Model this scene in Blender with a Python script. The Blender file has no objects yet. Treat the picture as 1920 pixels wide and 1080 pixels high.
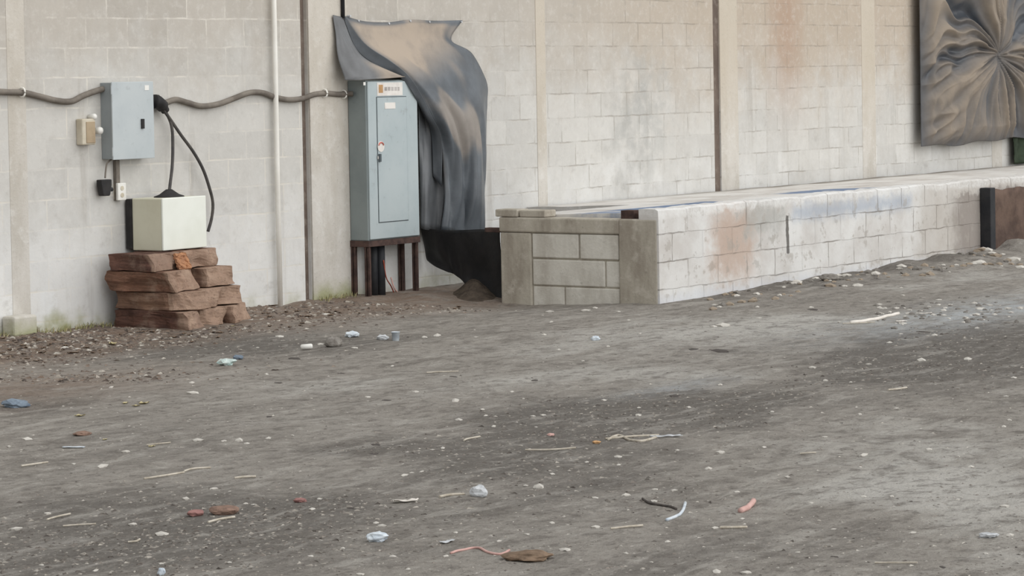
import bpy, bmesh, math, random
from mathutils import Vector, Matrix, noise
random.seed(7)
C = bpy.context.scene.collection
sc = bpy.context.scene

# ------------------------------------------------------------------ camera model (pixels of a 1920x1080 frame)
F = 5100.0
TH = math.radians(54.5)
CAM = Vector((-13.6, -12.87, 1.64))
PITCH, ROLL, SHY = math.radians(2.0), 0.0178, -218.0
_f0 = Vector((math.sin(TH), math.cos(TH), 0)); _r0 = Vector((math.cos(TH), -math.sin(TH), 0)); _u0 = Vector((0, 0, 1))
FW = _f0*math.cos(PITCH) - _u0*math.sin(PITCH)
_u1 = _u0*math.cos(PITCH) + _f0*math.sin(PITCH)
RT = math.cos(ROLL)*_r0 - math.sin(ROLL)*_u1
UP = math.sin(ROLL)*_r0 + math.cos(ROLL)*_u1

def ray(px, py):
    return FW + RT*((px-960)/F) - UP*((py-540-SHY)/F)
def W(px, py, d=0.0):                 # point on the plane d metres in front of the back wall
    r = ray(px, py); return CAM + r*((-d-CAM.y)/r.y)
def PX(px, py, X):                    # point on the plane x = X
    r = ray(px, py); return CAM + r*((X-CAM.x)/r.x)
def depth(p):
    return (Vector(p)-CAM).dot(FW)
def scale_at(p):                      # pixels per metre at p
    return F/depth(p)

def sm(a, b, x):
    t = min(1, max(0, (x-a)/(b-a))); return t*t*(3-2*t)
def gh(x, y):                         # height of the dirt ground
    v = Vector((x, y, 0))
    h = 0.011*noise.noise(v*1.1) + 0.008*noise.noise(Vector((x*1.7, y*4.2, 3))) + 0.005*noise.noise(v*7.0) + 0.003*noise.noise(v*17.0)
    h += 0.012*noise.noise(Vector((x*.35, y*.8, 9)))
    if x < 3.2:
        h += 0.022*sm(-1.25, -0.25, y)*sm(3.2, 2.4, x)*(1+1.2*noise.noise(v*3.1))
    h -= 0.055*math.exp(-((x-2.6)/.55)**2-((y+1.25)/.65)**2)
    if x > 3.3:
        k = sm(3.3, 5.0, x)*sm(-3.5, -2.5, y)
        h += k*(0.03+0.05*sm(5.5, 8.5, x))*(1+.9*noise.noise(v*2.3))
    return h
def G(px, py, dz=0.0):                # point on the dirt ground under a pixel
    z = 0.0
    r = ray(px, py)
    for _ in range(6):
        p = CAM + r*((z-CAM.z)/r.z)
        z = gh(p.x, p.y)
    return Vector((p.x, p.y, z+dz))

cam = bpy.data.objects.new('camera', bpy.data.cameras.new('camera')); C.objects.link(cam)
cam.matrix_world = Matrix(((RT.x, UP.x, -FW.x, CAM.x), (RT.y, UP.y, -FW.y, CAM.y), (RT.z, UP.z, -FW.z, CAM.z), (0, 0, 0, 1)))
cam.data.sensor_width = 36; cam.data.lens = 36*F/1920; cam.data.shift_y = SHY/1920
cam.data.clip_end = 200
sc.camera = cam

# ------------------------------------------------------------------ materials
def lin(c):
    c /= 255.0
    return c/12.92 if c <= .04045 else ((c+.055)/1.055)**2.4
def S(r, g, b): return (lin(r), lin(g), lin(b), 1)

class NT:
    def __init__(s, name, world=False):
        s.world = world; s.m = bpy.data.materials.new(name); s.m.use_nodes = True
        s.t = s.m.node_tree; s.b = s.t.nodes['Principled BSDF']
        s._co = None
    def n(s, typ, **kw):
        nd = s.t.nodes.new(typ)
        for k, v in kw.items(): setattr(nd, k, v)
        return nd
    def l(s, a, b): s.t.links.new(a, b)
    def put(s, sock, v):
        if hasattr(v, 'is_output') or hasattr(v, 'links'): s.l(v, sock)
        else: sock.default_value = v
    def co(s):
        if not s._co: s._co = s.n('ShaderNodeNewGeometry').outputs['Position'] if s.world else s.n('ShaderNodeTexCoord').outputs['Object']
        return s._co
    def xyz(s):
        if not hasattr(s, '_xyz'):
            nd = s.n('ShaderNodeSeparateXYZ'); s.l(s.co(), nd.inputs[0]); s._xyz = nd.outputs
        return s._xyz
    def comb(s, x, y, z):
        nd = s.n('ShaderNodeCombineXYZ')
        for i, v in enumerate((x, y, z)): s.put(nd.inputs[i], v)
        return nd.outputs[0]
    def math(s, op, a, b=0.0, c=None, clamp=False):
        nd = s.n('ShaderNodeMath', operation=op, use_clamp=clamp)
        s.put(nd.inputs[0], a); s.put(nd.inputs[1], b)
        if c is not None: s.put(nd.inputs[2], c)
        return nd.outputs[0]
    def scl(s, v, sx, sy, sz):
        nd = s.n('ShaderNodeVectorMath', operation='MULTIPLY'); s.l(v, nd.inputs[0]); nd.inputs[1].default_value = (sx, sy, sz)
        return nd.outputs[0]
    def noise(s, scale=5, detail=4, rough=.55, vec=None, dist=0.0):
        nd = s.n('ShaderNodeTexNoise'); s.l(vec or s.co(), nd.inputs['Vector'])
        nd.inputs['Scale'].default_value = scale; nd.inputs['Detail'].default_value = detail
        nd.inputs['Roughness'].default_value = rough; nd.inputs['Distortion'].default_value = dist
        return nd.outputs['Fac']
    def rng(s, v, a, b, lo=0.0, hi=1.0, smooth=True):
        nd = s.n('ShaderNodeMapRange'); nd.clamp = True
        if smooth: nd.interpolation_type = 'SMOOTHSTEP'
        s.put(nd.inputs[0], v)
        for i, q in enumerate((a, b, lo, hi)): nd.inputs[i+1].default_value = q
        return nd.outputs[0]
    def mix(s, f, a, b, mode='MIX'):
        nd = s.n('ShaderNodeMix', data_type='RGBA', blend_type=mode)
        s.put(nd.inputs[0], f); s.put(nd.inputs[6], a); s.put(nd.inputs[7], b)
        return nd.outputs[2]
    def attr(s, name):
        return s.n('ShaderNodeAttribute', attribute_name=name).outputs['Fac']
    def attrc(s, name):
        return s.n('ShaderNodeAttribute', attribute_name=name).outputs['Color']
    def bump(s, h, strength=.5, dist=.01, prev=None):
        nd = s.n('ShaderNodeBump'); nd.inputs['Strength'].default_value = strength; nd.inputs['Distance'].default_value = dist
        s.l(h, nd.inputs['Height'])
        if prev: s.l(prev, nd.inputs['Normal'])
        return nd.outputs[0]
    def mask(s, axis_ranges, soft, wob=None):     # soft box in object space: {axis: (lo, hi)}
        out = None
        for ax, (lo, hi) in axis_ranges.items():
            v = s.xyz()[ax]
            if wob is not None: v = s.math('ADD', v, wob)
            m = s.math('MULTIPLY', s.rng(v, lo-soft, lo+soft), s.rng(v, hi-soft, hi+soft, 1, 0))
            out = m if out is None else s.math('MULTIPLY', out, m)
        return out
    def done(s, col=None, rough=.85, nrm=None, spec=.2, metal=0.0):
        if col is not None: s.put(s.b.inputs['Base Color'], col)
        s.put(s.b.inputs['Roughness'], rough)
        s.b.inputs['Specular IOR Level'].default_value = spec
        s.b.inputs['Metallic'].default_value = metal
        if nrm: s.l(nrm, s.b.inputs['Normal'])
        return s.m

def simple(name, rgb, rgb2=None, scale=12, rough=.8, bump=.3, bdist=.004, spec=.2, metal=0, lo=.35, hi=.7):
    t = NT(name)
    f = t.noise(scale, 5, .6)
    col = t.mix(t.rng(f, lo, hi), S(*rgb), S(*(rgb2 or [c*.8 for c in rgb])))
    g = t.noise(scale*5, 4, .6)
    return t.done(col, rough, t.bump(g, bump, bdist), spec, metal)

def block_wall_material():
    t = NT('weathered_block_wall')
    x, y, z = t.xyz()[0], t.xyz()[1], t.xyz()[2]
    wob = t.math('MULTIPLY', t.math('SUBTRACT', t.noise(1.6, 3), .5), .03)
    wob2 = t.math('MULTIPLY', t.math('SUBTRACT', t.noise(7, 3, .6, t.scl(t.co(), 1, 1, 1.3)), .5), .018)
    bx = t.math('ADD', t.math('ADD', x, .03), wob2)
    bz = t.math('ADD', t.math('ADD', z, -.085+2.0), t.math('ADD', wob, wob2))
    br = t.n('ShaderNodeTexBrick'); t.l(t.comb(bx, bz, 0.0), br.inputs['Vector'])
    br.offset = .5; br.inputs['Color1'].default_value = (0, 0, 0, 1); br.inputs['Color2'].default_value = (1, 1, 1, 1)
    br.inputs['Mortar'].default_value = (.5, .5, .5, 1)
    br.inputs['Scale'].default_value = 1; br.inputs['Brick Width'].default_value = .4; br.inputs['Row Height'].default_value = .2
    br.inputs['Mortar Size'].default_value = .008; br.inputs['Mortar Smooth'].default_value = .5
    mort = br.outputs['Fac']; bid = br.outputs['Color']
    # tone by height: whiter low down, duller towards the top
    big = t.noise(.9, 4, .6)
    med = t.noise(3.2, 5, .65)
    streak = t.noise(1.0, 5, .6, t.scl(t.co(), 5.5, 1, .55))
    fine = t.noise(28, 4, .7)
    hz = t.math('ADD', z, t.math('MULTIPLY', t.math('SUBTRACT', med, .5), 1.3))
    hz = t.math('ADD', hz, t.math('MULTIPLY', t.math('SUBTRACT', big, .5), .9))
    lower = S(222, 222, 220); mid = S(203, 201, 196); upper = S(187, 181, 172)
    col = t.mix(t.rng(hz, .2, 1.1), lower, mid)
    col = t.mix(t.rng(hz, 1.3, 2.2), col, upper)
    # block to block tone
    tone = t.math('ADD', t.rng(bid, 0, 1, .94, 1.04, False), t.math('MULTIPLY', t.math('SUBTRACT', t.noise(4.5, 6, .7), .5), .16))
    col = t.mix(1.0, col, t.comb(tone, tone, tone), 'MULTIPLY')
    # right bay is tan towards the eaves
    tan = t.math('MULTIPLY', t.rng(hz, 1.0, 2.2), t.rng(x, 3.5, 8.5))
    col = t.mix(t.math('MULTIPLY', tan, .55), col, S(186, 168, 147))
    # rust run under the eaves
    run = t.math('MULTIPLY', t.mask({0: (8.72, 9.2)}, .28, t.math('MULTIPLY', t.math('SUBTRACT', streak, .5), .5)), t.rng(z, .85, 2.0))
    col = t.mix(t.math('MULTIPLY', run, .5), col, S(168, 134, 112))
    # sooty cloud on the middle bay
    soot = t.math('MULTIPLY', t.mask({0: (6.0, 6.75), 2: (.75, 1.75)}, .35, t.math('MULTIPLY', t.math('SUBTRACT', med, .5), 1.5)), t.rng(t.noise(5, 4), .35, .6))
    col = t.mix(t.math('MULTIPLY', soot, .42), col, S(150, 152, 150))
    # grey runs
    col = t.mix(t.math('MULTIPLY', t.rng(streak, .56, .78), .45), col, S(150, 143, 133))
    # white bloom on the lower left
    bloom = t.math('MULTIPLY', t.rng(med, .52, .7), t.rng(hz, .1, .9, 1, 0))
    col = t.mix(t.math('MULTIPLY', bloom, .7), col, S(228, 231, 232))
    dk = t.math('MULTIPLY', t.rng(t.noise(2.3, 6, .7, t.scl(t.co(), 1, 1, 1.6)), .57, .75), .5)
    col = t.mix(dk, col, S(158, 154, 148))
    col = t.mix(t.math('MULTIPLY', t.rng(t.noise(11, 5, .75), .5, .75), .35), col, S(172, 167, 160))
    col = t.mix(t.math('MULTIPLY', t.rng(t.noise(14, 5, .75), .52, .3), .3), col, S(222, 219, 213))
    # joints: pale pointing at the left, thin dark lines further along
    jl = t.math('MULTIPLY', mort, t.rng(t.noise(2.6, 5, .7), .42, .62, .06, .85))
    jc = t.mix(t.rng(t.math('ADD', x, t.math('MULTIPLY', t.math('SUBTRACT', med, .5), 6.0)), 2.2, 5.5), S(222, 217, 207), S(150, 142, 132))
    col = t.mix(t.math('MULTIPLY', jl, t.rng(x, 2, 5, .85, .6)), col, jc)
    # moss at the foot
    moss = t.math('MULTIPLY', t.rng(t.math('ADD', z, t.math('MULTIPLY', t.math('SUBTRACT', t.noise(6, 3), .5), .25)), .0, .17, 1, 0), t.rng(x, .3, 1.2, 1, .45))
    col = t.mix(t.math('MULTIPLY', moss, t.rng(t.noise(3.5, 4), .4, .62, .1, .85)), col, S(146, 146, 92))
    col = t.mix(t.math('MULTIPLY', t.rng(fine, .6, .8), .22), col, S(120, 114, 106))
    # bump
    h = t.math('SUBTRACT', t.math('MULTIPLY', t.noise(40, 4, .7), .3), t.math('MULTIPLY', jl, t.rng(x, 2, 5, .15, .7)))
    h = t.math('ADD', h, t.math('MULTIPLY', t.noise(7, 5, .6), .5))
    return t.done(col, .95, t.bump(h, .55, .008), .1)

def concrete_material(name, base, dark, pale, warm=None):
    t = NT(name)
    a = t.noise(2.2, 5, .65, t.scl(t.co(), 2.2, 2.2, .7)); b = t.noise(9, 5, .65); c = t.noise(38, 4, .7)
    col = t.mix(t.rng(a, .35, .7), S(*base), S(*dark))
    col = t.mix(t.math('MULTIPLY', t.rng(b, .5, .72), .7), col, S(*pale))
    if warm: col = t.mix(t.math('MULTIPLY', t.rng(t.math('ADD', t.xyz()[2], t.math('MULTIPLY', a, .8)), 1.0, 2.3), t.rng(t.xyz()[0], 1.0, 6.0, .3, .8)), col, S(*warm))
    col = t.mix(t.math('MULTIPLY', t.rng(c, .58, .75), .35), col, S(*[v*.62 for v in base]))
    h = t.math('ADD', t.math('MULTIPLY', b, .6), t.math('MULTIPLY', c, .4))
    return t, col, t.bump(h, .6, .012)

M = {}
M['wall'] = block_wall_material()
t, col, nrm = concrete_material('cast_column_concrete', (208, 204, 197), (192, 187, 178), (219, 217, 212), (196, 185, 168))
moss = t.math('MULTIPLY', t.rng(t.math('ADD', t.xyz()[2], t.math('MULTIPLY', t.math('SUBTRACT', t.noise(7, 3), .5), .2)), .0, .18, 1, 0), .7)
M['column'] = t.done(t.mix(moss, col, S(140, 144, 84)), .95, nrm, .1)
t, col, nrm = concrete_material('stained_joint_filler', (124, 111, 102), (100, 89, 82), (146, 136, 126))
M['joint'] = t.done(col, .95, nrm, .1)
t, col, nrm = concrete_material('bare_block_concrete', (216, 213, 204), (190, 185, 175), (224, 221, 213))
M['bare'] = t.done(col, .95, nrm, .1)
t, col, nrm = concrete_material('rough_cast_concrete', (188, 182, 169), (158, 150, 138), (202, 196, 185))
M['rough'] = t.done(col, .95, nrm, .1)

def limewash_material():
    t = NT('flaking_limewash', True)
    x, z = t.xyz()[0], t.xyz()[2]
    w2 = t.math('MULTIPLY', t.math('SUBTRACT', t.noise(5, 3), .5), .03)
    br = t.n('ShaderNodeTexBrick')
    t.l(t.comb(t.math('ADD', t.math('ADD', x, -.06), w2), t.math('ADD', t.math('ADD', z, 2-.09), w2), 0.0), br.inputs['Vector'])
    br.offset = .5; br.inputs['Color1'].default_value = (0, 0, 0, 1); br.inputs['Color2'].default_value = (1, 1, 1, 1); br.inputs['Mortar'].default_value = (.5, .5, .5, 1)
    br.inputs['Scale'].default_value = 1; br.inputs['Brick Width'].default_value = .42; br.inputs['Row Height'].default_value = .2
    br.inputs['Mortar Size'].default_value = .006; br.inputs['Mortar Smooth'].default_value = .4
    mort, bid = br.outputs['Fac'], br.outputs['Color']
    n1 = t.noise(2.4, 5, .62); n2 = t.noise(7, 5, .65); n3 = t.noise(30, 4, .7)
    col = t.mix(t.rng(n1, .38, .66), S(228, 228, 226), S(208, 205, 201))
    col = t.mix(t.math('MULTIPLY', bid, .3), col, S(190, 184, 178))
    jit = t.math('MULTIPLY', t.math('SUBTRACT', n2, .5), .5)
    # ochre patch, blue-grey wash, bare grey end
    och = t.mask({0: (3.55, 4.15), 2: (.1, .62)}, .16, jit)
    col = t.mix(t.math('MULTIPLY', och, .75), col, S(186, 160, 142))
    gr = t.mask({0: (4.0, 4.6), 2: (.42, .63)}, .08, jit)
    col = t.mix(t.math('MULTIPLY', gr, .6), col, S(168, 168, 163))
    blu = t.mask({0: (4.75, 6.75), 2: (.49, .6)}, .07, t.math('MULTIPLY', jit, .4))
    col = t.mix(t.math('MULTIPLY', blu, .7), col, S(168, 178, 192))
    tanend = t.math('MULTIPLY', t.rng(t.math('ADD', x, jit), 6.7, 7.0), .5)
    col = t.mix(tanend, col, S(182, 174, 164))
    end = t.math('MULTIPLY', t.rng(t.math('ADD', x, jit), 7.35, 7.7), t.rng(t.math('ADD', z, jit), .52, .6, 1, 0))
    col = t.mix(t.math('MULTIPLY', end, .85), col, S(148, 140, 134))
    # peeled rims
    peel = t.math('MULTIPLY', t.rng(n2, .56, .62), .5)
    col = t.mix(peel, col, S(170, 164, 156))
    top = t.math('MULTIPLY', t.rng(t.math('ADD', z, t.math('MULTIPLY', jit, .25)), .6, .64), t.rng(n3, .4, .6, .4, 1))
    col = t.mix(t.math('MULTIPLY', top, .6), col, S(232, 232, 230))
    # cracks
    cr = t.mask({0: (4.645, 4.69), 2: (.24, .53)}, .006, t.math('MULTIPLY', t.math('SUBTRACT', t.noise(20, 3), .5), .03))
    col = t.mix(t.math('MULTIPLY', cr, .85), col, S(84, 80, 76))
    col = t.mix(t.math('MULTIPLY', t.math('MULTIPLY', mort, t.rng(t.noise(3, 3), .42, .6, .1, 1)), .7), col, S(128, 120, 112))
    foot = t.math('MULTIPLY', t.rng(t.math('ADD', z, t.math('MULTIPLY', jit, .3)), .0, .1, 1, 0), .5)
    col = t.mix(foot, col, S(214, 218, 226))
    h = t.math('SUBTRACT', t.math('ADD', t.math('MULTIPLY', n3, .3), t.math('MULTIPLY', n2, .6)), mort)
    return t.done(col, .9, t.bump(h, .6, .01), .15)
M['lime'] = limewash_material()

def deck_material():
    t = NT('painted_platform_top', True)
    n1 = t.noise(2.2, 5, .6); n2 = t.noise(9, 4, .65)
    jit = t.math('MULTIPLY', t.math('SUBTRACT', n2, .5), .5)
    col = t.mix(t.rng(n1, .35, .65), S(222, 220, 216), S(198, 193, 187))
    col = t.mix(t.math('MULTIPLY', t.rng(n2, .55, .65), .5), col, S(234, 234, 232))
    for (x0, x1, y0, y1, k) in ((3.4, 4.9, -2.16, -1.55, .95), (6.4, 7.3, -1.9, -1.3, .9), (2.99, 3.3, -2.05, -1.6, .8)):
        b = t.mask({0: (x0, x1), 1: (y0, y1)}, .06, t.math('MULTIPLY', jit, .5))
        col = t.mix(t.math('MULTIPLY', b, t.rng(t.noise(5, 4), .26, .46, .3*k, k)), col, S(110, 130, 160))
    seam = t.mask({1: (-2.235, -2.2)}, .012, t.math('MULTIPLY', jit, .05))
    col = t.mix(t.math('MULTIPLY', seam, .7), col, S(110, 102, 94))
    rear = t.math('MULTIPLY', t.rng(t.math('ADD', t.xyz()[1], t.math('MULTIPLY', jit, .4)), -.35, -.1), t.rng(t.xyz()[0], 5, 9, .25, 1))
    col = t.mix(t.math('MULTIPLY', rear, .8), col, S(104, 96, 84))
    return t.done(col, .9, t.bump(n2, .4, .01), .15)
M['deck'] = deck_material()

def ground_material():
    t = NT('dry_dirt_ground')
    tone = t.attr('tone'); litter = t.attr('litter'); ash = t.attr('ash')
    v = t.scl(t.co(), .55, 1.9, 1)
    n0 = t.noise(1.0, 5, .62, v, .4); n1 = t.noise(5, 6, .68, t.scl(t.co(), .8, 1.5, 1)); n2 = t.noise(22, 5, .7); n3 = t.noise(75, 4, .7)
    k = t.math('ADD', tone, t.math('MULTIPLY', t.math('SUBTRACT', n0, .5), .75))
    k = t.math('ADD', k, t.math('MULTIPLY', t.math('SUBTRACT', n1, .5), .45))
    col = t.mix(t.rng(k, .12, .5), S(112, 108, 103), S(148, 143, 136))
    col = t.mix(t.rng(k, .5, .92), col, S(181, 178, 172))
    m1 = t.noise(9, 5, .7, t.scl(t.co(), 1, 1.1, 1), .3); m2 = t.noise(3.2, 5, .7, t.scl(t.co(), .8, 1.4, 1), .5)
    col = t.mix(t.math('MULTIPLY', t.rng(m1, .5, .66), .65), col, S(106, 101, 96))
    col = t.mix(t.math('MULTIPLY', t.rng(m1, .46, .3), .5), col, S(180, 176, 169))
    col = t.mix(t.math('MULTIPLY', t.rng(m2, .5, .66), .6), col, S(114, 109, 103))
    m4 = t.noise(2.2, 6, .72, t.scl(t.co(), .7, 2.6, 1), .6)
    col = t.mix(t.math('MULTIPLY', t.rng(m4, .5, .34), .4), col, S(184, 180, 173))
    lt = t.math('MULTIPLY', litter, t.rng(n1, .3, .6, .35, 1))
    col = t.mix(t.math('MULTIPLY', lt, .8), col, S(122, 103, 89))
    col = t.mix(t.math('MULTIPLY', ash, t.rng(n1, .35, .6, .2, .9)), col, S(176, 180, 182))
    col = t.mix(t.math('MULTIPLY', t.rng(n2, .54, .7), .5), col, S(88, 82, 76))
    col = t.mix(t.math('MULTIPLY', t.rng(n2, .46, .3), .3), col, S(182, 175, 165))
    col = t.mix(t.math('MULTIPLY', t.rng(n3, .6, .72), .5), col, S(96, 90, 84))
    col = t.mix(t.math('MULTIPLY', t.rng(n3, .4, .28), .5), col, S(190, 184, 175))
    h = t.math('ADD', t.math('MULTIPLY', n2, .7), t.math('MULTIPLY', n3, .35))
    h = t.math('ADD', h, n1)
    return t.done(col, 1.0, t.bump(h, .8, .02), .05)
M['ground'] = ground_material()

def painted_metal(name, rgb, rgb2, rough=.45, spec=.4, rust=0.0):
    t = NT(name)
    a = t.noise(3, 5, .6); b = t.noise(20, 4, .6)
    col = t.mix(t.rng(a, .35, .7), S(*rgb), S(*rgb2))
    col = t.mix(t.math('MULTIPLY', t.rng(b, .6, .75), .3), col, S(*[c*.75 for c in rgb]))
    if rust: col = t.mix(t.math('MULTIPLY', t.rng(t.noise(6, 5, .7), .62, .74), rust), col, S(110, 78, 62))
    return t.done(col, rough, t.bump(b, .06, .004), spec)
M['cabinet'] = painted_metal('blue_grey_enamel', (180, 190, 192), (170, 182, 185), rust=.25)
M['box'] = painted_metal('light_grey_enamel', (190, 197, 199), (180, 188, 191), rust=.2)
M['cabside'] = painted_metal('shaded_grey_enamel', (138, 147, 147), (126, 135, 136), rust=.2)  # cover enamel made darker: shade of the side faces is in the colour
M['boxside'] = painted_metal('shaded_light_grey_enamel', (150, 156, 158), (138, 145, 148), rust=.2)  # darker copy of the box enamel, carries the side shade
M['yellowed'] = simple('yellowed_enamel', (214, 212, 192), (204, 201, 180), 4, .5, .08, .003, .35)
M['seam'] = simple('dark_seam', (92, 100, 104))
M['sticker'] = simple('white_sticker', (232, 228, 222), (216, 210, 204), rough=.5, bump=.05)
M['orange'] = simple('orange_print', (222, 176, 126), rough=.6, bump=.05)
M['greyprint'] = simple('grey_print', (192, 186, 182), rough=.6, bump=.05)
M['redprint'] = simple('red_print', (206, 120, 108), rough=.6, bump=.05)
M['rust'] = simple('rusty_steel', (92, 74, 68), (66, 54, 52), 14, .9, .5, .006, .2)
M['rustbrown'] = simple('brown_rusted_sheet', (112, 94, 84), (84, 70, 64), 5, .9, .6, .01, .15)
M['blacksteel'] = simple('black_painted_steel', (40, 42, 46), (54, 54, 56), 9, .6, .3, .004, .3)
M['rubber'] = simple('black_rubber', (38, 37, 38), (52, 50, 50), 10, .65, .2, .003, .3)
M['conduit'] = simple('dusty_grey_conduit', (134, 127, 118), (108, 101, 94), 8, .8, .3, .003, .2)
M['cable'] = simple('dark_grey_cable', (70, 68, 68), (92, 88, 84), 10, .7, .2, .003, .25)
M['pvc'] = simple('white_plastic_pipe', (243, 241, 234), (232, 229, 221), 4, .5, .1, .002, .35)
M['whitebox'] = simple('off_white_enamel', (236, 239, 231), (227, 230, 220), 3, .5, .08, .003, .35)
M['beige'] = simple('beige_plastic', (206, 198, 180), (188, 178, 158), 10, .6, .1, .002, .3)
M['tanface'] = simple('tan_plastic', (176, 158, 132), (160, 142, 118), 10, .7, .1, .002, .25)
M['white'] = simple('white_plastic', (236, 235, 230), (222, 220, 214), 10, .5, .08, .002, .35)

def timber_material(name, side, side2, grey, endc=(172, 148, 130)):
    t = NT(name)
    g = t.noise(3, 5, .65, t.scl(t.co(), 9, 1.2, 9), .6); b = t.noise(7, 5, .65); c = t.noise(45, 4, .7)
    col = t.mix(t.rng(g, .35, .65), S(*side), S(*side2))
    col = t.mix(t.math('MULTIPLY', t.rng(b, .5, .68), .6), col, S(*grey))
    eg = t.math('MULTIPLY', t.rng(t.attr('end'), .3, .8), t.rng(b, .3, .6, .95, .5))
    col = t.mix(eg, col, S(*endc))
    col = t.mix(t.math('MULTIPLY', t.rng(c, .55, .72), .5), col, S(*[q*.55 for q in side]))
    return t.done(col, .95, t.bump(t.math('ADD', g, t.math('MULTIPLY', c, .5)), .8, .012), .1)
M['timberA'] = timber_material('weathered_red_brown_timber', (130, 98, 82), (100, 76, 64), (146, 124, 108))
M['timberB'] = timber_material('weathered_grey_brown_timber', (142, 114, 96), (112, 88, 76), (158, 138, 122))
M['timberC'] = timber_material('dark_brown_timber', (108, 80, 70), (82, 62, 56), (128, 108, 96))
M['split'] = simple('orange_split_wood', (186, 138, 104), (160, 118, 92), 16, .9, .8, .01, .1)

def tarp_material(name, base, dust_shade):
    t = NT(name)
    d = t.attr('dust_shade')
    a = t.noise(4, 5, .6); b = t.noise(18, 4, .6)
    col = t.mix(t.rng(a, .35, .7), S(*base), S(*[c*1.2 for c in base]))
    k = t.math('MULTIPLY', d, t.rng(a, .25, .6, .65, 1))
    col = t.mix(k, col, S(*dust_shade))
    return t.done(col, t.rng(d, 0, 1, .36, .85, False), t.bump(b, .25, .006), .45)
M['tarp'] = tarp_material('black_plastic_tarp', (82, 87, 92), (172, 158, 143))
M['tarp2'] = tarp_material('dusty_dark_tarp', (58, 62, 68), (142, 130, 116))
M['sheet'] = simple('black_plastic_sheet', (34, 34, 36), (46, 44, 44), 6, .5, .3, .006, .3)
M['soil'] = simple('brown_soil', (98, 88, 78), (74, 66, 60), 16, 1.0, .8, .012, .05)
M['greensheet'] = simple('dark_green_fabric', (66, 76, 62), (52, 60, 50), 8, .9, .3, .005, .1)

def attr_material(name, rough=.9, bump=.4):
    t = NT(name); c = t.noise(60, 3, .6)
    col = t.mix(t.math('MULTIPLY', t.rng(c, .5, .7), .25), t.attrc('Col'), S(90, 84, 78))
    return t.done(col, rough, t.bump(c, bump, .004), .15)
M['chips'] = attr_material('mixed_gravel')
M['leaves'] = attr_material('dead_leaves')
M['grass'] = attr_material('dry_grass_blades')
M['palestone'] = simple('pale_stone', (222, 218, 210), (190, 185, 177), 40, .9, .4, .004, .1)
M['greystone'] = simple('grey_stone', (150, 146, 140), (116, 110, 104), 30, .9, .5, .006, .1)
M['tanstone'] = simple('tan_stone', (178, 164, 146), (146, 132, 118), 30, .9, .5, .006, .1)
M['brick'] = simple('brick_fragment', (152, 126, 112), (126, 106, 95), 30, .95, .5, .005, .1)
M['darkchip'] = simple('dark_scrap', (78, 73, 70), (96, 90, 86), 20, .8, .3, .004, .2)
M['straw'] = simple('dry_twig', (206, 199, 186), (176, 167, 152), 30, .9, .3, .003, .1)
M['leaf'] = simple('dead_leaf', (140, 120, 102), (112, 96, 82), 30, .9, .3, .003, .1)
M['yellowleaf'] = simple('yellow_leaf', (206, 196, 156), (184, 172, 132), 20, .8, .3, .003, .1)
M['paper'] = simple('dirty_white_paper', (236, 230, 222), (218, 212, 203), 14, .85, .2, .003, .1)
M['bluewhite'] = simple('pale_blue_plastic', (222, 230, 236), (186, 198, 210), 18, .4, .2, .004, .4)
M['blueplastic'] = simple('faded_blue_plastic', (128, 142, 156), (84, 98, 114), 18, .45, .2, .004, .4)
M['teal'] = simple('pale_teal_plastic', (176, 200, 196), (222, 228, 224), 30, .45, .2, .004, .4)
M['greyplastic'] = simple('translucent_grey_plastic', (206, 209, 212), (176, 179, 182), 18, .4, .2, .004, .4)
M['pink'] = simple('faded_pink_plastic', (216, 178, 170), (198, 158, 150), 18, .6, .2, .003, .2)
M['redscrap'] = simple('faded_red_scrap', (168, 126, 120), (146, 108, 104), 18, .7, .3, .004, .2)
M['redwire'] = simple('red_wire_insulation', (170, 84, 66), (150, 74, 60), 18, .6, .1, .002, .2)

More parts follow.
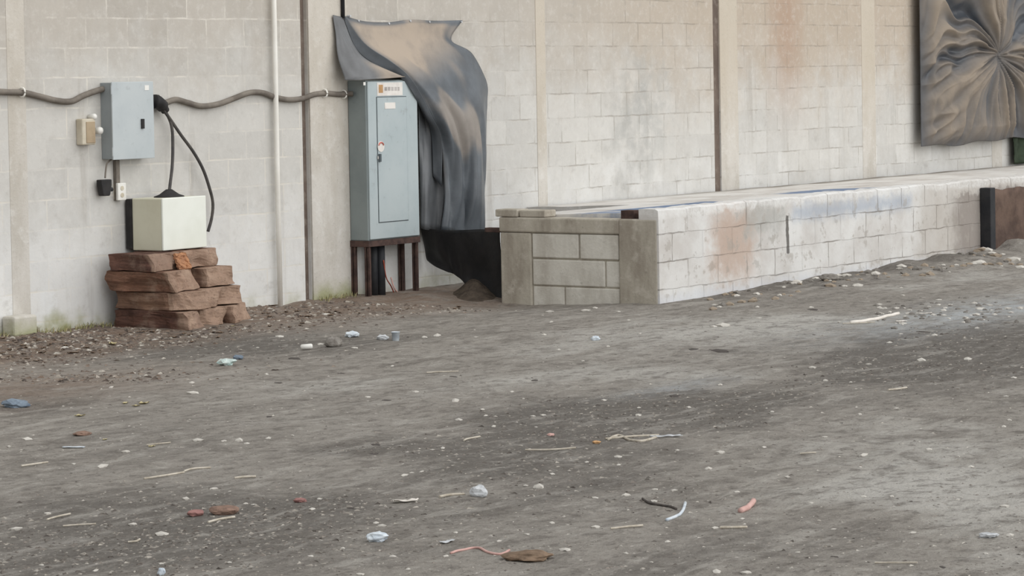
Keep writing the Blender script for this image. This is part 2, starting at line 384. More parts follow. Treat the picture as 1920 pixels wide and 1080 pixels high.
# ------------------------------------------------------------------ mesh helpers
class MB:
    def __init__(s): s.v = []; s.f = []; s.c = []; s.a = {}
    def add(s, vs, fs):
        o = len(s.v); s.v += [Vector(p) for p in vs]; s.f += [tuple(o+i for i in f) for f in fs]; return o
    def box(s, lo, hi, mat=None):
        x0, y0, z0 = lo; x1, y1, z1 = hi
        vs = [Vector(p) for p in ((x0,y0,z0),(x1,y0,z0),(x1,y1,z0),(x0,y1,z0),(x0,y0,z1),(x1,y0,z1),(x1,y1,z1),(x0,y1,z1))]
        if mat: vs = [mat @ p for p in vs]
        s.add(vs, [(0,3,2,1),(4,5,6,7),(0,1,5,4),(1,2,6,5),(2,3,7,6),(3,0,4,7)]); return s
    def tube(s, path, r, n=10, ring=0.0):
        P = [Vector(p) for p in path]; rings = []
        up = Vector((0, 0, 1))
        for i, p in enumerate(P):
            tn = (P[min(i+1, len(P)-1)] - P[max(i-1, 0)]).normalized()
            a = tn.cross(up)
            if a.length < .05: a = tn.cross(Vector((0, 1, 0)))
            a.normalize(); b = tn.cross(a).normalized()
            rr = r[i] if isinstance(r, (list, tuple)) else r
            if ring and i % 2: rr *= 1-ring
            rings.append([p + (a*math.cos(q*2*math.pi/n) + b*math.sin(q*2*math.pi/n))*rr for q in range(n)])
        o = len(s.v)
        for g in rings: s.v += g
        for i in range(len(P)-1):
            for q in range(n):
                s.f.append((o+i*n+q, o+i*n+(q+1) % n, o+(i+1)*n+(q+1) % n, o+(i+1)*n+q))
        s.f.append(tuple(o+q for q in range(n))[::-1]); k = o+(len(P)-1)*n; s.f.append(tuple(k+q for q in range(n)))
        return s
    def grid(s, rows, flip=False):
        o = len(s.v); m = len(rows[0])
        for r in rows: s.v += [Vector(p) for p in r]
        for i in range(len(rows)-1):
            for j in range(m-1):
                q = (o+i*m+j, o+i*m+j+1, o+(i+1)*m+j+1, o+(i+1)*m+j)
                s.f.append(q[::-1] if flip else q)
        return s
    def build(s, name, mat, parent=None, smooth=False, bevel=0, solid=0, attrs=None, colors=None):
        off = Vector((0, 0, 0)); p = parent
        while p is not None: off += p.location; p = p.parent
        me = bpy.data.meshes.new(name); me.from_pydata([tuple(q-off) for q in s.v], [], s.f); me.update()
        bm = bmesh.new(); bm.from_mesh(me); bmesh.ops.recalc_face_normals(bm, faces=bm.faces[:]); bm.to_mesh(me); bm.free()
        if attrs:
            for k, vals in attrs.items():
                at = me.attributes.new(k, 'FLOAT', 'POINT'); at.data.foreach_set('value', vals)
        if colors:
            at = me.attributes.new('Col', 'FLOAT_COLOR', 'POINT'); at.data.foreach_set('color', [c for q in colors for c in q])
        me.materials.append(M[mat] if isinstance(mat, str) else mat)
        if smooth: me.polygons.foreach_set('use_smooth', [True]*len(me.polygons))
        o = bpy.data.objects.new(name, me); C.objects.link(o)
        if parent: o.parent = parent
        if bevel:
            b = o.modifiers.new('bevel', 'BEVEL'); b.width = bevel; b.segments = 2; b.limit_method = 'ANGLE'
        if solid:
            b = o.modifiers.new('thickness', 'SOLIDIFY'); b.thickness = solid; b.offset = 0
        return o

def tag(o, label, cat, group=None):
    o['label'] = label; o['category'] = cat
    if group: o['group'] = group
    return o
def empty(name, loc, label, cat, group=None):
    o = bpy.data.objects.new(name, None); o.empty_display_size = .1; C.objects.link(o); o.location = loc
    return tag(o, label, cat, group)
def struct(o): o['kind'] = 'structure'; return o

def crom(p, t):                        # Catmull-Rom through a list of vectors, t in 0..len-1
    n = len(p); i = min(int(t), n-2); u = t-i
    a = p[i-1] if i > 0 else p[0]*2-p[1]; b = p[i]; c = p[i+1]; d = p[i+2] if i+2 < n else p[-1]*2-p[-2]
    return .5*((2*b)+(c-a)*u+(2*a-5*b+4*c-d)*u*u+(3*b-a-3*c+d)*u*u*u)
def curve(pts, k=8):
    P = [Vector(p) for p in pts]; n = (len(P)-1)*k
    return [crom(P, i/k) for i in range(n)] + [P[-1]]
def patch(ctrl, k=8):
    rows = [curve(r, k) for r in ctrl]
    cols = [curve([r[j] for r in rows], k) for j in range(len(rows[0]))]
    return [[cols[j][i] for j in range(len(cols))] for i in range(len(cols[0]))]
def wcurve(pts, d, k=8):
    return curve([W(p[0], p[1], p[2] if len(p) > 2 else d) for p in pts], k)

# ------------------------------------------------------------------ the setting
def gxs():
    xs = []; x = -14.0
    while x < 22.0:
        xs.append(x); x += .045 if -7.4 < x < 10.5 else (.12 if -9 < x < 16 else .5)
    return xs
def gys():
    ys = []; y = -14.0
    while y < .12:
        ys.append(y); y += .035 if y > -9.2 else .3
    ys.append(.12); return ys
BLOBS = [  # (px, py, half width px, half height px, tone change): dark damp gravel and pale dusty tracks
    (1230, 775, 260, 34, -.55), (1420, 745, 90, 22, -.4), (1000, 810, 190, 55, -.3), (1760, 650, 220, 52, -.55), (1620, 700, 140, 30, -.4),
    (1860, 640, 90, 40, -.25), (700, 840, 160, 18, -.25), (300, 960, 330, 60, -.22), (250, 1030, 420, 60, -.28), (640, 960, 240, 40, -.25), (900, 880, 200, 40, -.12),
    (1180, 900, 220, 60, -.18), (1600, 1010, 350, 60, -.1), (120, 650, 240, 28, -.3), (420, 650, 200, 26, -.28), (700, 640, 260, 22, -.2),
    (1380, 545, 150, 14, -.4), (1500, 532, 140, 12, -.4), (1620, 512, 130, 10, -.35), (1740, 492, 110, 9, -.3), (1350, 657, 50, 6, -.35), (60, 760, 110, 16, -.2), (1250, 735, 80, 10, -.25),
    (1350, 625, 260, 28, .4), (1050, 650, 240, 26, .25), (1560, 600, 220, 16, .4), (600, 720, 340, 28, .22), (1250, 700, 300, 18, .32),
    (1600, 790, 240, 40, .22), (1750, 860, 260, 60, .28), (1850, 940, 200, 70, .33), (1880, 1060, 140, 40, .3), (200, 705, 240, 18, .12),
    (1700, 545, 240, 14, .2), (1850, 520, 150, 16, .25), (1500, 860, 300, 40, .08), (650, 800, 260, 30, .12), (1680, 930, 200, 40, .2), (980, 720, 160, 12, .15)]
def pj(p):
    d = Vector(p)-CAM; z = d.dot(FW)
    if z < 1: return (-9999, 9999)
    return (960+F*d.dot(RT)/z, 540-F*d.dot(UP)/z+SHY)
SPOTS = []
for (px, py, hw, hh, k) in BLOBS:      # soil patches, as ellipses on the ground
    r = ray(px, py); c = CAM + r*(-CAM.z/r.z)
    a = ray(px+hw, py); a = CAM + a*(-CAM.z/a.z) - c
    b = ray(px, py+hh); b = CAM + b*(-CAM.z/b.z) - c
    det = a.x*b.y-a.y*b.x
    SPOTS.append((c.x, c.y, b.y/det, -b.x/det, -a.y/det, a.x/det, k))
def soil(x, y):
    wx = x+.25*noise.noise(Vector((x*2, y*2, 5))); wy = y+.25*noise.noise(Vector((x*2, y*2, 8)))
    t = .45
    for (cx, cy, m0, m1, m2, m3, k) in SPOTS:
        dx, dy = wx-cx, wy-cy
        q = (m0*dx+m1*dy)**2+(m2*dx+m3*dy)**2
        if q < 6: t += k*math.exp(-q)
    return t
def litter(x, y):
    n = .5*noise.noise(Vector((x*1.3, y*1.3, 2)))
    a = sm(-1.75, -.55, y+.5*n)*sm(3.9, 2.7, x+n)
    b = .8*math.exp(-((x+3.4)/1.2)**2-((y+2.2)/.6)**2)
    return max(0, min(1, a+b))
ASH = G(1840, 585); ASH2 = G(1270, 725); ASH3 = G(250, 1015)
def ash(x, y):
    a = math.exp(-((x-ASH.x)/1.9)**2-((y-ASH.y)/.45)**2)
    b = .6*math.exp(-((x-ASH2.x)/.5)**2-((y-ASH2.y)/.16)**2)
    return min(1, a+b)
XS, YS = gxs(), gys()
mb = MB(); tone, lit, asv = [], [], []
rows = []
for y in YS:
    r = []
    for x in XS:
        r.append((x, y, gh(x, y))); tone.append(soil(x, y)); lit.append(litter(x, y)); asv.append(ash(x, y))
    rows.append(r)
mb.grid(rows)
floor = struct(mb.build('floor', 'ground', smooth=True, attrs={'tone': tone, 'litter': lit, 'ash': asv}))
floor['label'] = 'grey brown dirt ground strewn with stone chips and litter'

ZT = 3.3
mb = MB()
for x0, x1 in ((-14, 1.797), (1.870, 7.625), (7.735, 22)):
    mb.box((x0, 0, -.3), (x1, .2, ZT))
wall = struct(mb.build('wall_back', 'wall')); wall['label'] = 'tall weathered grey concrete block wall behind everything'
for i, (x0, x1, pr) in enumerate(((-4.1, -3.93, .004), (-1.16, -1.0, .003), (1.872, 2.32, .016), (4.81, 4.945, .004), (7.737, 8.05, .004), (10.46, 10.74, .003), (13.4, 13.65, .004))):
    mb = MB(); n = 26
    for s_ in range(1):
        mb.box((x0, -pr, -.3), (x1, .03, ZT))
    o = struct(mb.build('trim_%d' % (i+1), 'column', bevel=.002)); o['label'] = 'cast concrete column strip set in the block wall'
for i, (x0, x1) in enumerate(((1.79, 1.88), (7.615, 7.745))):
    mb = MB(); mb.box((x0, .03 if i == 0 else .012, -.3), (x1, .19, ZT))
    o = struct(mb.build('trim_%d' % (i+8), 'joint')); o['label'] = 'dark stained expansion joint in the block wall'

# ------------------------------------------------------------------ low block platform
PXE = 2.82
plat = empty('loading_platform', (PXE, -2.43, 0), 'low concrete block platform with flaking white front wall along the tall wall', 'platform')
mb = MB()                               # grey end wall: piers, bond beam, blocks with open joints
def rb(y0, y1, z0, z1, dx=0.0): mb.box((PXE+dx, y0, z0), (PXE+.15+dx, y1, z1))
rb(-1.315, -1.035, -.12, .485, .004); rb(-2.424, -2.095, -.12, .6, -.006); rb(-2.1, -1.03, .487, .598, -.004)
end_rough = mb.build('end_pier', 'rough', plat, bevel=.012)
mb = MB()
for (y0, y1, z0, z1, dx) in ((-1.735, -1.325, .302, .48, .006), (-2.088, -1.752, .302, .482, .004), (-1.96, -1.325, .1, .29, .008), (-2.09, -1.972, .1, .29, .012),
                             (-1.6, -1.322, -.12, .09, .014), (-2.09, -1.612, -.12, .09, .01)):
    mb.box((PXE+dx, y0, z0), (PXE+.14, y1, z1))
mb.build('end_wall', 'bare', plat, bevel=.008)
mb = MB(); mb.box((PXE+.022, -2.1, -.12), (PXE+.13, -1.3, .5)); mb.build('mortar_bed', 'rough', plat)
mb = MB()
mb.box((PXE-.006, -1.2, .6), (PXE+.15, -1.0, .655)); mb.box((PXE+.004, -1.445, .6), (PXE+.15, -1.215, .652))
mb.build('coping_block', 'rough', plat, bevel=.008)
# white front wall, a subdivided slab with a ragged top
mb = MB(); nx = 260; X0, X1 = 2.818, 16.0
def ztop(x): return .672+.016*noise.noise(Vector((x*2.1, 0, 0)))+.012*noise.noise(Vector((x*9, 1, 0)))
pro = [(-2.437, -.12), (-2.438, .1), (-2.437, .3), (-2.436, .5), (-2.436, .6), (-2.434, None), (-2.41, 'lip'), (-2.27, 'lip'), (-2.27, .2)]
rows = []
for i in range(nx+1):
    x = X0+(X1-X0)*i/nx; r = []
    for (y, z) in pro:
        zz = ztop(x)-.012 if z is None else (ztop(x) if z == 'lip' else z)
        yy = y-(.005*noise.noise(Vector((x*3, zz*5, 4))) if y < -2.3 else 0)
        r.append((x, yy, zz))
    rows.append(r)
mb.grid(rows); k = len(pro)
mb.f += [tuple(range(k)), tuple(range(nx*k, nx*k+k))]

mb.build('front_wall', 'lime', plat, smooth=False)
mb = MB(); rows = []
def dz_(x, y): return .565-.034*y+.008*noise.noise(Vector((x*2, y*3, 0)))
mb.box((PXE+.155, -2.285, .485), (4.62, -1.035, .6))
for v in mb.v:
    if v.z > .55: v.z = dz_(v.x, v.y)
for i in range(121):
    x = 4.62+(X1-4.62)*i/120
    rows.append([(x, y, .565-(.034*y)+.008*noise.noise(Vector((x*2, y*3, 0)))) for y in [-2.285+2.27*j/20 for j in range(21)]])
n0 = len(rows[0]); mb.grid(rows)
lower = [[(p[0], p[1], .485) for p in r] for r in (rows[0], rows[-1])]
mb.grid([rows[0], lower[0]]); mb.grid([lower[0], lower[1]]); mb.grid([rows[-1], lower[1]])
mb.build('deck', 'deck', plat)
mb = MB(); mb.box((PXE+.05, -1.06, .478), (PXE+.11, -.86, .512)); mb.build('edge_beam', 'rust', plat, bevel=.004)['label'] = 'rusty steel beam stub'
p = PX(1190, 404, PXE+.12)
mb = MB(); mb.box((PXE+.03, p.y-.05, .59), (PXE+.13, p.y+.06, .66)); mb.box((PXE+.05, p.y-.11, .59), (PXE+.11, p.y-.04, .64))
tag(mb.build('steel_stub', 'rust', smooth=False), 'short rusty brown steel stub on the top corner of the grey platform end wall', 'steel stub')

# void under the platform: black sheet and a heap of earth
def pxp(q): return PX(q[0], q[1], q[2])
mb = MB()
ctrl = [[PX(788, 426, 3.16), PX(815, 430, 3.12), PX(850, 432, 3.1), PX(895, 430, 3.06), PX(938, 430, 2.99)],
        [PX(795, 458, 3.2), PX(822, 466, 3.14), PX(855, 470, 3.12), PX(898, 470, 3.08), PX(940, 470, 3.0)],
        [PX(800, 484, 3.22), PX(830, 494, 3.16), PX(860, 508, 3.13), PX(900, 516, 3.1), PX(945, 520, 3.01)],
        [PX(803, 492, 3.22), PX(834, 507, 3.16), PX(864, 522, 3.13), PX(902, 568, 3.0), PX(950, 575, 2.94)]]
pt = patch(ctrl, 7)
for i, r in enumerate(pt):
    for j, q in enumerate(r): q += Vector((.025*noise.noise(Vector((j*.35, i*.12, 1))), .0, 0))
tag(mb.grid(pt).build('plastic_sheet', 'sheet', smooth=True, solid=.003), 'black plastic sheet hanging below the tarp in the gap beside the grey end wall', 'plastic sheet')
mb = MB(); rows = []
hc = G(893, 560)
for i in range(25):
    r = []
    for j in range(25):
        x = hc.x-.45+.9*i/24; y = hc.y-.4+.8*j/24
        u_ = (x-hc.x)*.8+(y-hc.y)*.6; v_ = -(x-hc.x)*.6+(y-hc.y)*.8
        e = math.exp(-(u_/.3)**2-(v_/.13)**2)
        r.append((x, y, gh(x, y)-.02+.13*e*(1+.3*noise.noise(Vector((x*5, y*5, 0))))+.02*noise.noise(Vector((x*9, y*9, 0)))*min(1, e*4)))
    rows.append(r)
tag(mb.grid(rows).build('earth_heap', 'soil', smooth=True), 'small heap of brown earth in front of the black plastic sheet', 'earth heap')

# black post and brown sheet at the right end
X8 = W(1845, 350, 2.48).x
mb = MB(); mb.box((X8, -2.54, -.05), (X8+.1, -2.44, .6)); tag(mb.build('steel_post', 'blacksteel', bevel=.006), 'short black steel post standing in front of the low white wall', 'post')
mb = MB(); rows = []
for i in range(31):
    r = []
    for j in range(13):
        x = X8+.105+1.5*i/30; f = j/12
        zt = .575+.015*noise.noise(Vector((x*6, 0, 3)))
        r.append((x, -2.47-.018*noise.noise(Vector((x*4, f*3, 0)))-.02*(1-f), -.03+(zt+.03)*f))
    rows.append(r)
tag(mb.grid(rows).build('rusted_sheet', 'rustbrown', smooth=True, solid=.012), 'brown rusted metal sheet against the low wall right of the black post', 'metal sheet')

# ------------------------------------------------------------------ electrical cabinet on its stand
CX0, CX1, CY0, CY1, CZ0, CZ1 = 2.312, 2.94, -.19, -.018, .43, 1.632
cab = empty('electrical_cabinet', (2.62, -.1, CZ0), 'tall blue grey steel electrical cabinet on a rusty stand half covered by a tarp', 'electrical cabinet')
mb = MB(); mb.box((CX0, CY0, CZ0), (CX1, CY1, CZ1)); mb.build('body', 'cabside', cab, bevel=.008)['label'] = 'cabinet body, grey darkened for side shade'
mb = MB(); mb.box((CX0+.012, CY0-.012, CZ0+.01), (CX1-.012, CY0, CZ1-.01)); cover = mb.build('front_cover', 'cabinet', cab, bevel=.004)
fy = CY0-.012
a, b = W(706, 183, -fy), W(765, 412, -fy)
DX0, DX1, DZ0, DZ1 = a.x, b.x, b.z, a.z
mb = MB()
for lo, hi in (((DX0-.006, fy-.001, DZ0-.006), (DX0, fy+.002, DZ1+.006)), ((DX1, fy-.001, DZ0-.006), (DX1+.006, fy+.002, DZ1+.006)),
               ((DX0, fy-.001, DZ0-.006), (DX1, fy+.002, DZ0)), ((DX0, fy-.001, DZ1), (DX1, fy+.002, DZ1+.006))): mb.box(lo, hi)
mb.build('door_gap', 'seam', cab)
mb = MB(); mb.box((DX0, fy-.006, DZ0), (DX1, fy, DZ1)); door = mb.build('door', 'cabinet', cab, bevel=.002)
q = W(712, 296, -fy+.01)
mb = MB(); mb.box((q.x-.012, fy-.02, q.z-.03), (q.x+.012, fy-.006, q.z+.03)); mb.build('latch', 'seam', door, bevel=.003)
def sticker(px0, py0, px1, py1, name, mat, parent, y, t=.0025):
    a, b = W(px0, py0, -y), W(px1, py1, -y); mb = MB()
    mb.box((a.x, y-t, b.z), (b.x, y, a.z)); return mb.build(name, mat, parent)
nm = sticker(706.5, 155, 754.5, 178.5, 'name_plate', 'sticker', cab, fy); nm['label'] = 'white name plate with orange square'
sticker(710, 159, 718, 174, 'orange_mark', 'orange', nm, fy-.0026, .001)
for k, (x0, x1) in enumerate(((721, 726), (727.5, 732), (733.5, 738), (739.5, 744), (745.5, 749))): sticker(x0, 163, x1, 170, 'grey_letter', 'greyprint', nm, fy-.0026, .001)
sticker(721, 192.5, 741, 203.5, 'small_label', 'sticker', door, fy-.006)
cc = W(714, 275, -fy+.006); mb = MB()
mb.add([cc+Vector((.04*math.cos(i*math.pi/10), 0, .04*math.sin(i*math.pi/10))) for i in range(20)]+[cc+Vector((.04*math.cos(i*math.pi/10), -.003, .04*math.sin(i*math.pi/10))) for i in range(20)],
       [tuple(range(20)), tuple(range(20, 40))]+[(i, (i+1) % 20, 20+(i+1) % 20, 20+i) for i in range(20)])
ws = mb.build('warning_sticker', 'sticker', door); ws['label'] = 'round white warning sticker with red arc'
mb = MB(); mb.tube([cc+Vector((.031*math.cos(math.radians(k)), -.004, .031*math.sin(math.radians(k)))) for k in range(20, 161, 10)], .006, 6); mb.build('red_arc', 'redprint', ws)
sticker(708, 293, 715, 298, 'small_label', 'sticker', door, fy-.007)
sticker(681, 154, 685, 160, 'paint_chip', 'white', cab, fy)

st = empty('steel_stand', (2.62, -.1, 0), 'rusty steel angle stand carrying the tall electrical cabinet', 'stand')
def leg(x, y, w=.042):
    z0 = gh(x, y)-.01; mb = MB(); mb.box((x-w/2, y-.004, z0), (x+w/2, y+.004, CZ0-.001)); mb.box((x-w/2, y-w/2, z0), (x-w/2+.008, y+w/2, CZ0-.001))
    return mb.build('leg', 'rust', st, bevel=.001)
for x in (CX0+.025, CX1-.02):
    for y in (CY0+.02, CY1-.02): leg(x, y, .046)
mb = MB(); mb.box((CX0-.004, CY0-.006, CZ0-.045), (CX1+.004, CY0+.006, CZ0)); mb.build('rail', 'rust', st, bevel=.002)
mb = MB(); mb.box((CX0-.004, CY1-.006, CZ0-.045), (CX1+.004, CY1+.006, CZ0)); mb.build('rail', 'rust', st, bevel=.002)
for x in (CX0, CX1):
    mb = MB(); mb.box((x-.006, CY0, CZ0-.045), (x+.006, CY1, CZ0)); mb.build('rail', 'rust', st, bevel=.002)
for k, (px, r, lab) in enumerate(((701, .03, 'thick dark conduit pipe rising under the cabinet beside its front left leg'), (714, .033, 'thick dark conduit pipe rising under the middle left of the cabinet'))):
    q = W(px, 500, .09+.02*k); g0 = gh(q.x, q.y)
    mb = MB(); mb.tube([(q.x, q.y, g0-.02), (q.x, q.y, .2), (q.x, q.y, CZ0+.02)], r, 14)
    tag(mb.build('conduit_pipe', 'blacksteel', smooth=True), lab, 'pipe')
mb = MB(); mb.tube([Vector(q) for q in curve([W(744, 563, .1), W(734, 538, .09), W(724, 520, .13), W(719, 488, .15)], 6)], .005, 6)
tag(mb.build('loose_wire', 'redwire', smooth=True), 'thin red wire hanging loose between the legs under the cabinet', 'wire')
mb = MB(); q = W(752, 562, .1); mb.tube(curve([q, W(745, 548, .11), W(739, 540, .12), W(733, 520, .1)], 5), .006, 6)
tag(mb.build('loose_wire', 'pink', smooth=True), 'faded pink wire end curling up from the dirt below the cabinet', 'wire')

# ------------------------------------------------------------------ tarp over the cabinet
def tp(rows): return [[W(q[0], q[1], .03+max(0, q[2]-.03)*.42) for q in r] for r in rows]
A = tp([[(645, 30, .03), (684, 40, .03), (725, 42, .03), (769, 37, .03), (815, 39, .03), (867, 38, .03)],
        [(684, 81, .2), (712, 80, .17), (747, 77, .14), (785, 73, .1), (818, 70, .08), (846, 75, .05)],
        [(732, 114, .4), (756, 113, .38), (785, 111, .33), (817, 108, .27), (850, 104, .2), (884, 99, .05)],
        [(763, 139, .5), (790, 144, .5), (816, 149, .47), (846, 149, .4), (880, 147, .28), (909, 148, .06)],
        [(786, 170, .53), (811, 178, .53), (837, 184, .48), (862, 188, .43), (890, 190, .33), (914, 190, .07)],
        [(810, 218, .52), (832, 226, .53), (855, 230, .46), (875, 233, .44), (897, 236, .33), (912, 240, .08)],
        [(828, 262, .48), (846, 290, .5), (864, 300, .42), (881, 302, .46), (898, 301, .34), (911, 300, .1)],
        [(828, 350, .42), (845, 366, .47), (862, 374, .38), (880, 374, .46), (897, 373, .34), (909, 370, .12)],
        [(818, 431, .38), (838, 433, .45), (856, 438, .36), (873, 445, .44), (892, 440, .34), (907, 430, .14)]])
pa = patch(A, 9); nr, nc = len(pa), len(pa[0]); da = []
for i, r in enumerate(pa):
    v = i/(nr-1)
    for j, q in enumerate(r):
        u = j/(nc-1)
        low = sm(.42, .7, v)
        edge = 1-sm(0, .08, u)
        w = .02*noise.noise(Vector((u*5, v*6, 0)))*sm(.1, .5, v) + .022*low*noise.noise(Vector((u*14+v*4, v*3.5, 2))) + .006*noise.noise(Vector((u*18, v*20, 5)))
        w += .035*sm(.3, .5, v)*(1-low)*math.sin(u*9+v*14)*u
        fold = sm(.4, .72, v)*sm(0, .16, 1-u)*(.055*abs(math.sin(math.pi*(u*2.6-v*1.5+.25*noise.noise(Vector((u*3, v*3, 11))))))+.02*abs(math.sin(math.pi*(u*6.3+v*1.2))))
        q += Vector((0, -fold, 0))
        q += Vector((0, -.4*w+.02*edge*(v > .02)*sm(.05, .3, v), 0))
        dust_shade = (1-sm(.24, .5, v+.2*u))*(1-.6*edge)+.5*sm(.25, .5, noise.noise(Vector((u*4, v*4, 7)))+.2)*(1-sm(.7, .95, v))
        da.append(max(0, min(1, dust_shade-.9*sm(.86, .95, u)-.9*(1-sm(.012, .035, v)))))  # dust; right edge kept dark, shadow of the turned-under fold put into colour
mb = MB(); mb.grid(pa)
Bq = tp([[(624, 28, .025), (628, 29, .027), (632, 30, .03), (637, 31, .032), (643, 34, .034)],
         [(629, 68, .06), (637, 66, .08), (645, 68, .10), (654, 74, .12), (664, 86, .13)],
         [(634, 110, .14), (648, 106, .2), (662, 104, .25), (676, 107, .28), (690, 113, .29)],
         [(645, 144, .25), (666, 142, .37), (690, 138, .42), (716, 133, .44), (744, 139, .46)],
         [(646, 150, .28), (668, 149.5, .455), (697, 148.5, .475), (726, 147, .478), (760, 144, .478)]])
pb = patch(Bq, 9); db = []
for i, r in enumerate(pb):
    for j, q in enumerate(r):
        u = j/(len(r)-1); v = i/(len(pb)-1)
        q += Vector((0, -.012*noise.noise(Vector((u*6, v*3, 3)))*sm(0, .3, v), 0))
        db.append(max(0, .75*sm(.55, .8, u)*sm(.5, .7, v)+.12))
mb.grid(pb)
Cq = tp([[(772, 150, .46), (776, 153, .47), (781, 158, .475), (786, 166, .48)],
         [(783, 178, .40), (790, 184, .36), (796, 190, .40), (803, 198, .46)],
         [(785, 240, .30), (796, 240, .24), (810, 240, .32), (826, 246, .43)],
         [(787, 320, .28), (800, 320, .36), (816, 320, .25), (838, 322, .40)],
         [(789, 428, .28), (799, 431, .36), (810, 432, .26), (826, 433, .36)]])
pc = patch(Cq, 9); dc = []
for i, r in enumerate(pc):
    for j, q in enumerate(r):
        q += Vector((0, -.012*noise.noise(Vector((j*.25, i*.1, 9))), 0)); dc.append(.08)
mb.grid(pc)
# rolled underside of the front fold
Dq = tp([[(645, 30, .03), (645, 33, .03), (645, 36, .03)], [(684, 81, .2), (674, 84, .14), (668, 92, .1)], [(732, 114, .4), (718, 118, .31), (706, 123, .24)],
         [(763, 139, .5), (756, 142, .46), (750, 145, .4)], [(786, 170, .53), (778, 172, .49), (775, 176, .475)], [(810, 218, .52), (800, 218, .46), (793, 214, .36)],
         [(828, 262, .48), (818, 258, .4), (808, 250, .3)], [(828, 350, .42), (820, 340, .34), (812, 330, .28)]])
pdq = patch(Dq, 8); dd_ = [.02 for r in pdq for q in r]
mb.grid(pdq)
for q in mb.v: q.y = min(q.y, -.026)
tarp = mb.build('tarp', 'tarp', smooth=True, solid=.004, attrs={'dust_shade': da+db+dc+dd_})
tag(tarp, 'dusty black plastic tarp nailed to the wall and draped over the electrical cabinet', 'tarp')
for px, py in ((671, 39), (728, 44), (768, 39), (804, 41), (864, 41), (655, 30)):
    q = W(px, py, .03); mb = MB(); mb.tube([q+Vector((0, .026, 0)), q+Vector((0, -.012, 0))], .008, 8); o = mb.build('nail', 'greyplastic', tarp); o['label'] = 'pale nail head'

# second tarp, gathered to a knot
kn = W(1857, 105); X0, X1 = W(1709, 150).x, 15.0
Zt = 2.75; mb = MB(); rows = []; d2 = []; NX, NZ = 300, 260
for i in range(NZ+1):
    f = i/NZ; r = []
    for j in range(NX+1):
        g = j/NX; x = X0+(X1-X0)*g
        zb = .872-.03*math.exp(-((x-12.2)/.7)**2)+.012*math.sin(x*7)
        z = Zt+(zb-Zt)*f
        dx, dz = (x-kn.x), (z-kn.z)*1.3
        rad = math.hypot(dx, dz)+1e-4; an = math.atan2(dx, -dz)
        an += .5*rad*math.sin(an)*(.4+.3*noise.noise(Vector((x*1.2, z*1.2, 3))))
        wv = noise.noise(Vector((x*1.6, z*1.6, 6)))
        h = 1-2.8*abs(noise.noise(Vector((an*2.5+wv*.7, rad*.5, 0))))
        h += .6*(1-2.8*abs(noise.noise(Vector((an*5.6+wv*1.2, rad*.8, 5)))))
        left = sm(.8, 1.2, abs(an))*sm(2.3, 1.9, abs(an))
        h = h*(1-.3*left)*min(1, .2+rad*1.6)+.7*left*(1-2.8*abs(noise.noise(Vector((x*1.1, (z+.3*abs(x-kn.x))*6, 4)))))
        h += .12*noise.noise(Vector((x*7, z*7, 2)))
        e = min(1, (x-X0)*6)*min(1, f*8+.2)*min(1, (1-f)*9+.25)
        d = .1+.07*h*e-.035*math.exp(-(rad/.16)**2)
        r.append((x, -max(.012, d), z))
        d2.append(max(0, min(1, (.1+.7*h*e)*.95+.2*sm(1.75, 2.4, z))))  # dust plus crease shade in the colour: ridges paler, valleys darker
    rows.append(r)
mb.grid(rows)
tarp2 = mb.build('tarp', 'tarp2', smooth=True, solid=.003, attrs={'dust_shade': d2})
tag(tarp2, 'dusty dark tarp gathered in folds hanging on the wall at the upper right', 'tarp')
mb = MB(); pts = [kn+Vector((.02*math.cos(a)*1.0, -.07, .03*math.sin(a))) for a in [i*.7 for i in range(10)]]
mb.tube(pts, .012, 7); mb.build('knot', 'tarp2', tarp2, smooth=True, attrs={'dust_shade': [.2]*len(mb.v)})
q0 = W(1897, 262, .05)
mb = MB(); rows = []
for i in range(13):
    rows.append([(q0.x+.9*j/14, -.03-.025*(1+math.sin(j*1.3+i*.2))-.01*noise.noise(Vector((j*.5, i*.5, 0))), .9-(.9-.585)*i/12) for j in range(15)])
tag(mb.grid(rows).build('green_sheet', 'greensheet', smooth=True, solid=.004), 'dark green cloth hanging below the right end of the gathered tarp', 'cloth')

# ------------------------------------------------------------------ boxes, cables and pipes on the left
d = .1; a, b = W(207, 155, d), W(288, 295, d)
bx = empty('junction_box', ((a.x+b.x)/2, -d/2, b.z), 'grey steel junction box on the wall above the cube shaped cabinet', 'electrical box')
mb = MB(); mb.box((a.x+.004, -d, b.z), (b.x-.004, 0, a.z)); mb.build('body', 'boxside', bx, bevel=.004)['label'] = 'box body, grey darkened for side shade'
mb = MB(); mb.box((a.x, -d-.012, b.z-.004), (b.x, -d, a.z+.004)); cv = mb.build('cover', 'box', bx, bevel=.003)
y = -d-.012
sticker(264, 223, 269, 241, 'latch', 'rubber', cv, y, .012)
sticker(271, 160, 279, 169, 'label', 'white', cv, y, .002)
for z in (a.z-.05, b.z+.05):
    mb = MB(); mb.tube([(a.x, y+.004, z-.03), (a.x, y+.004, z+.03)], .006, 8); mb.build('hinge', 'box', cv)

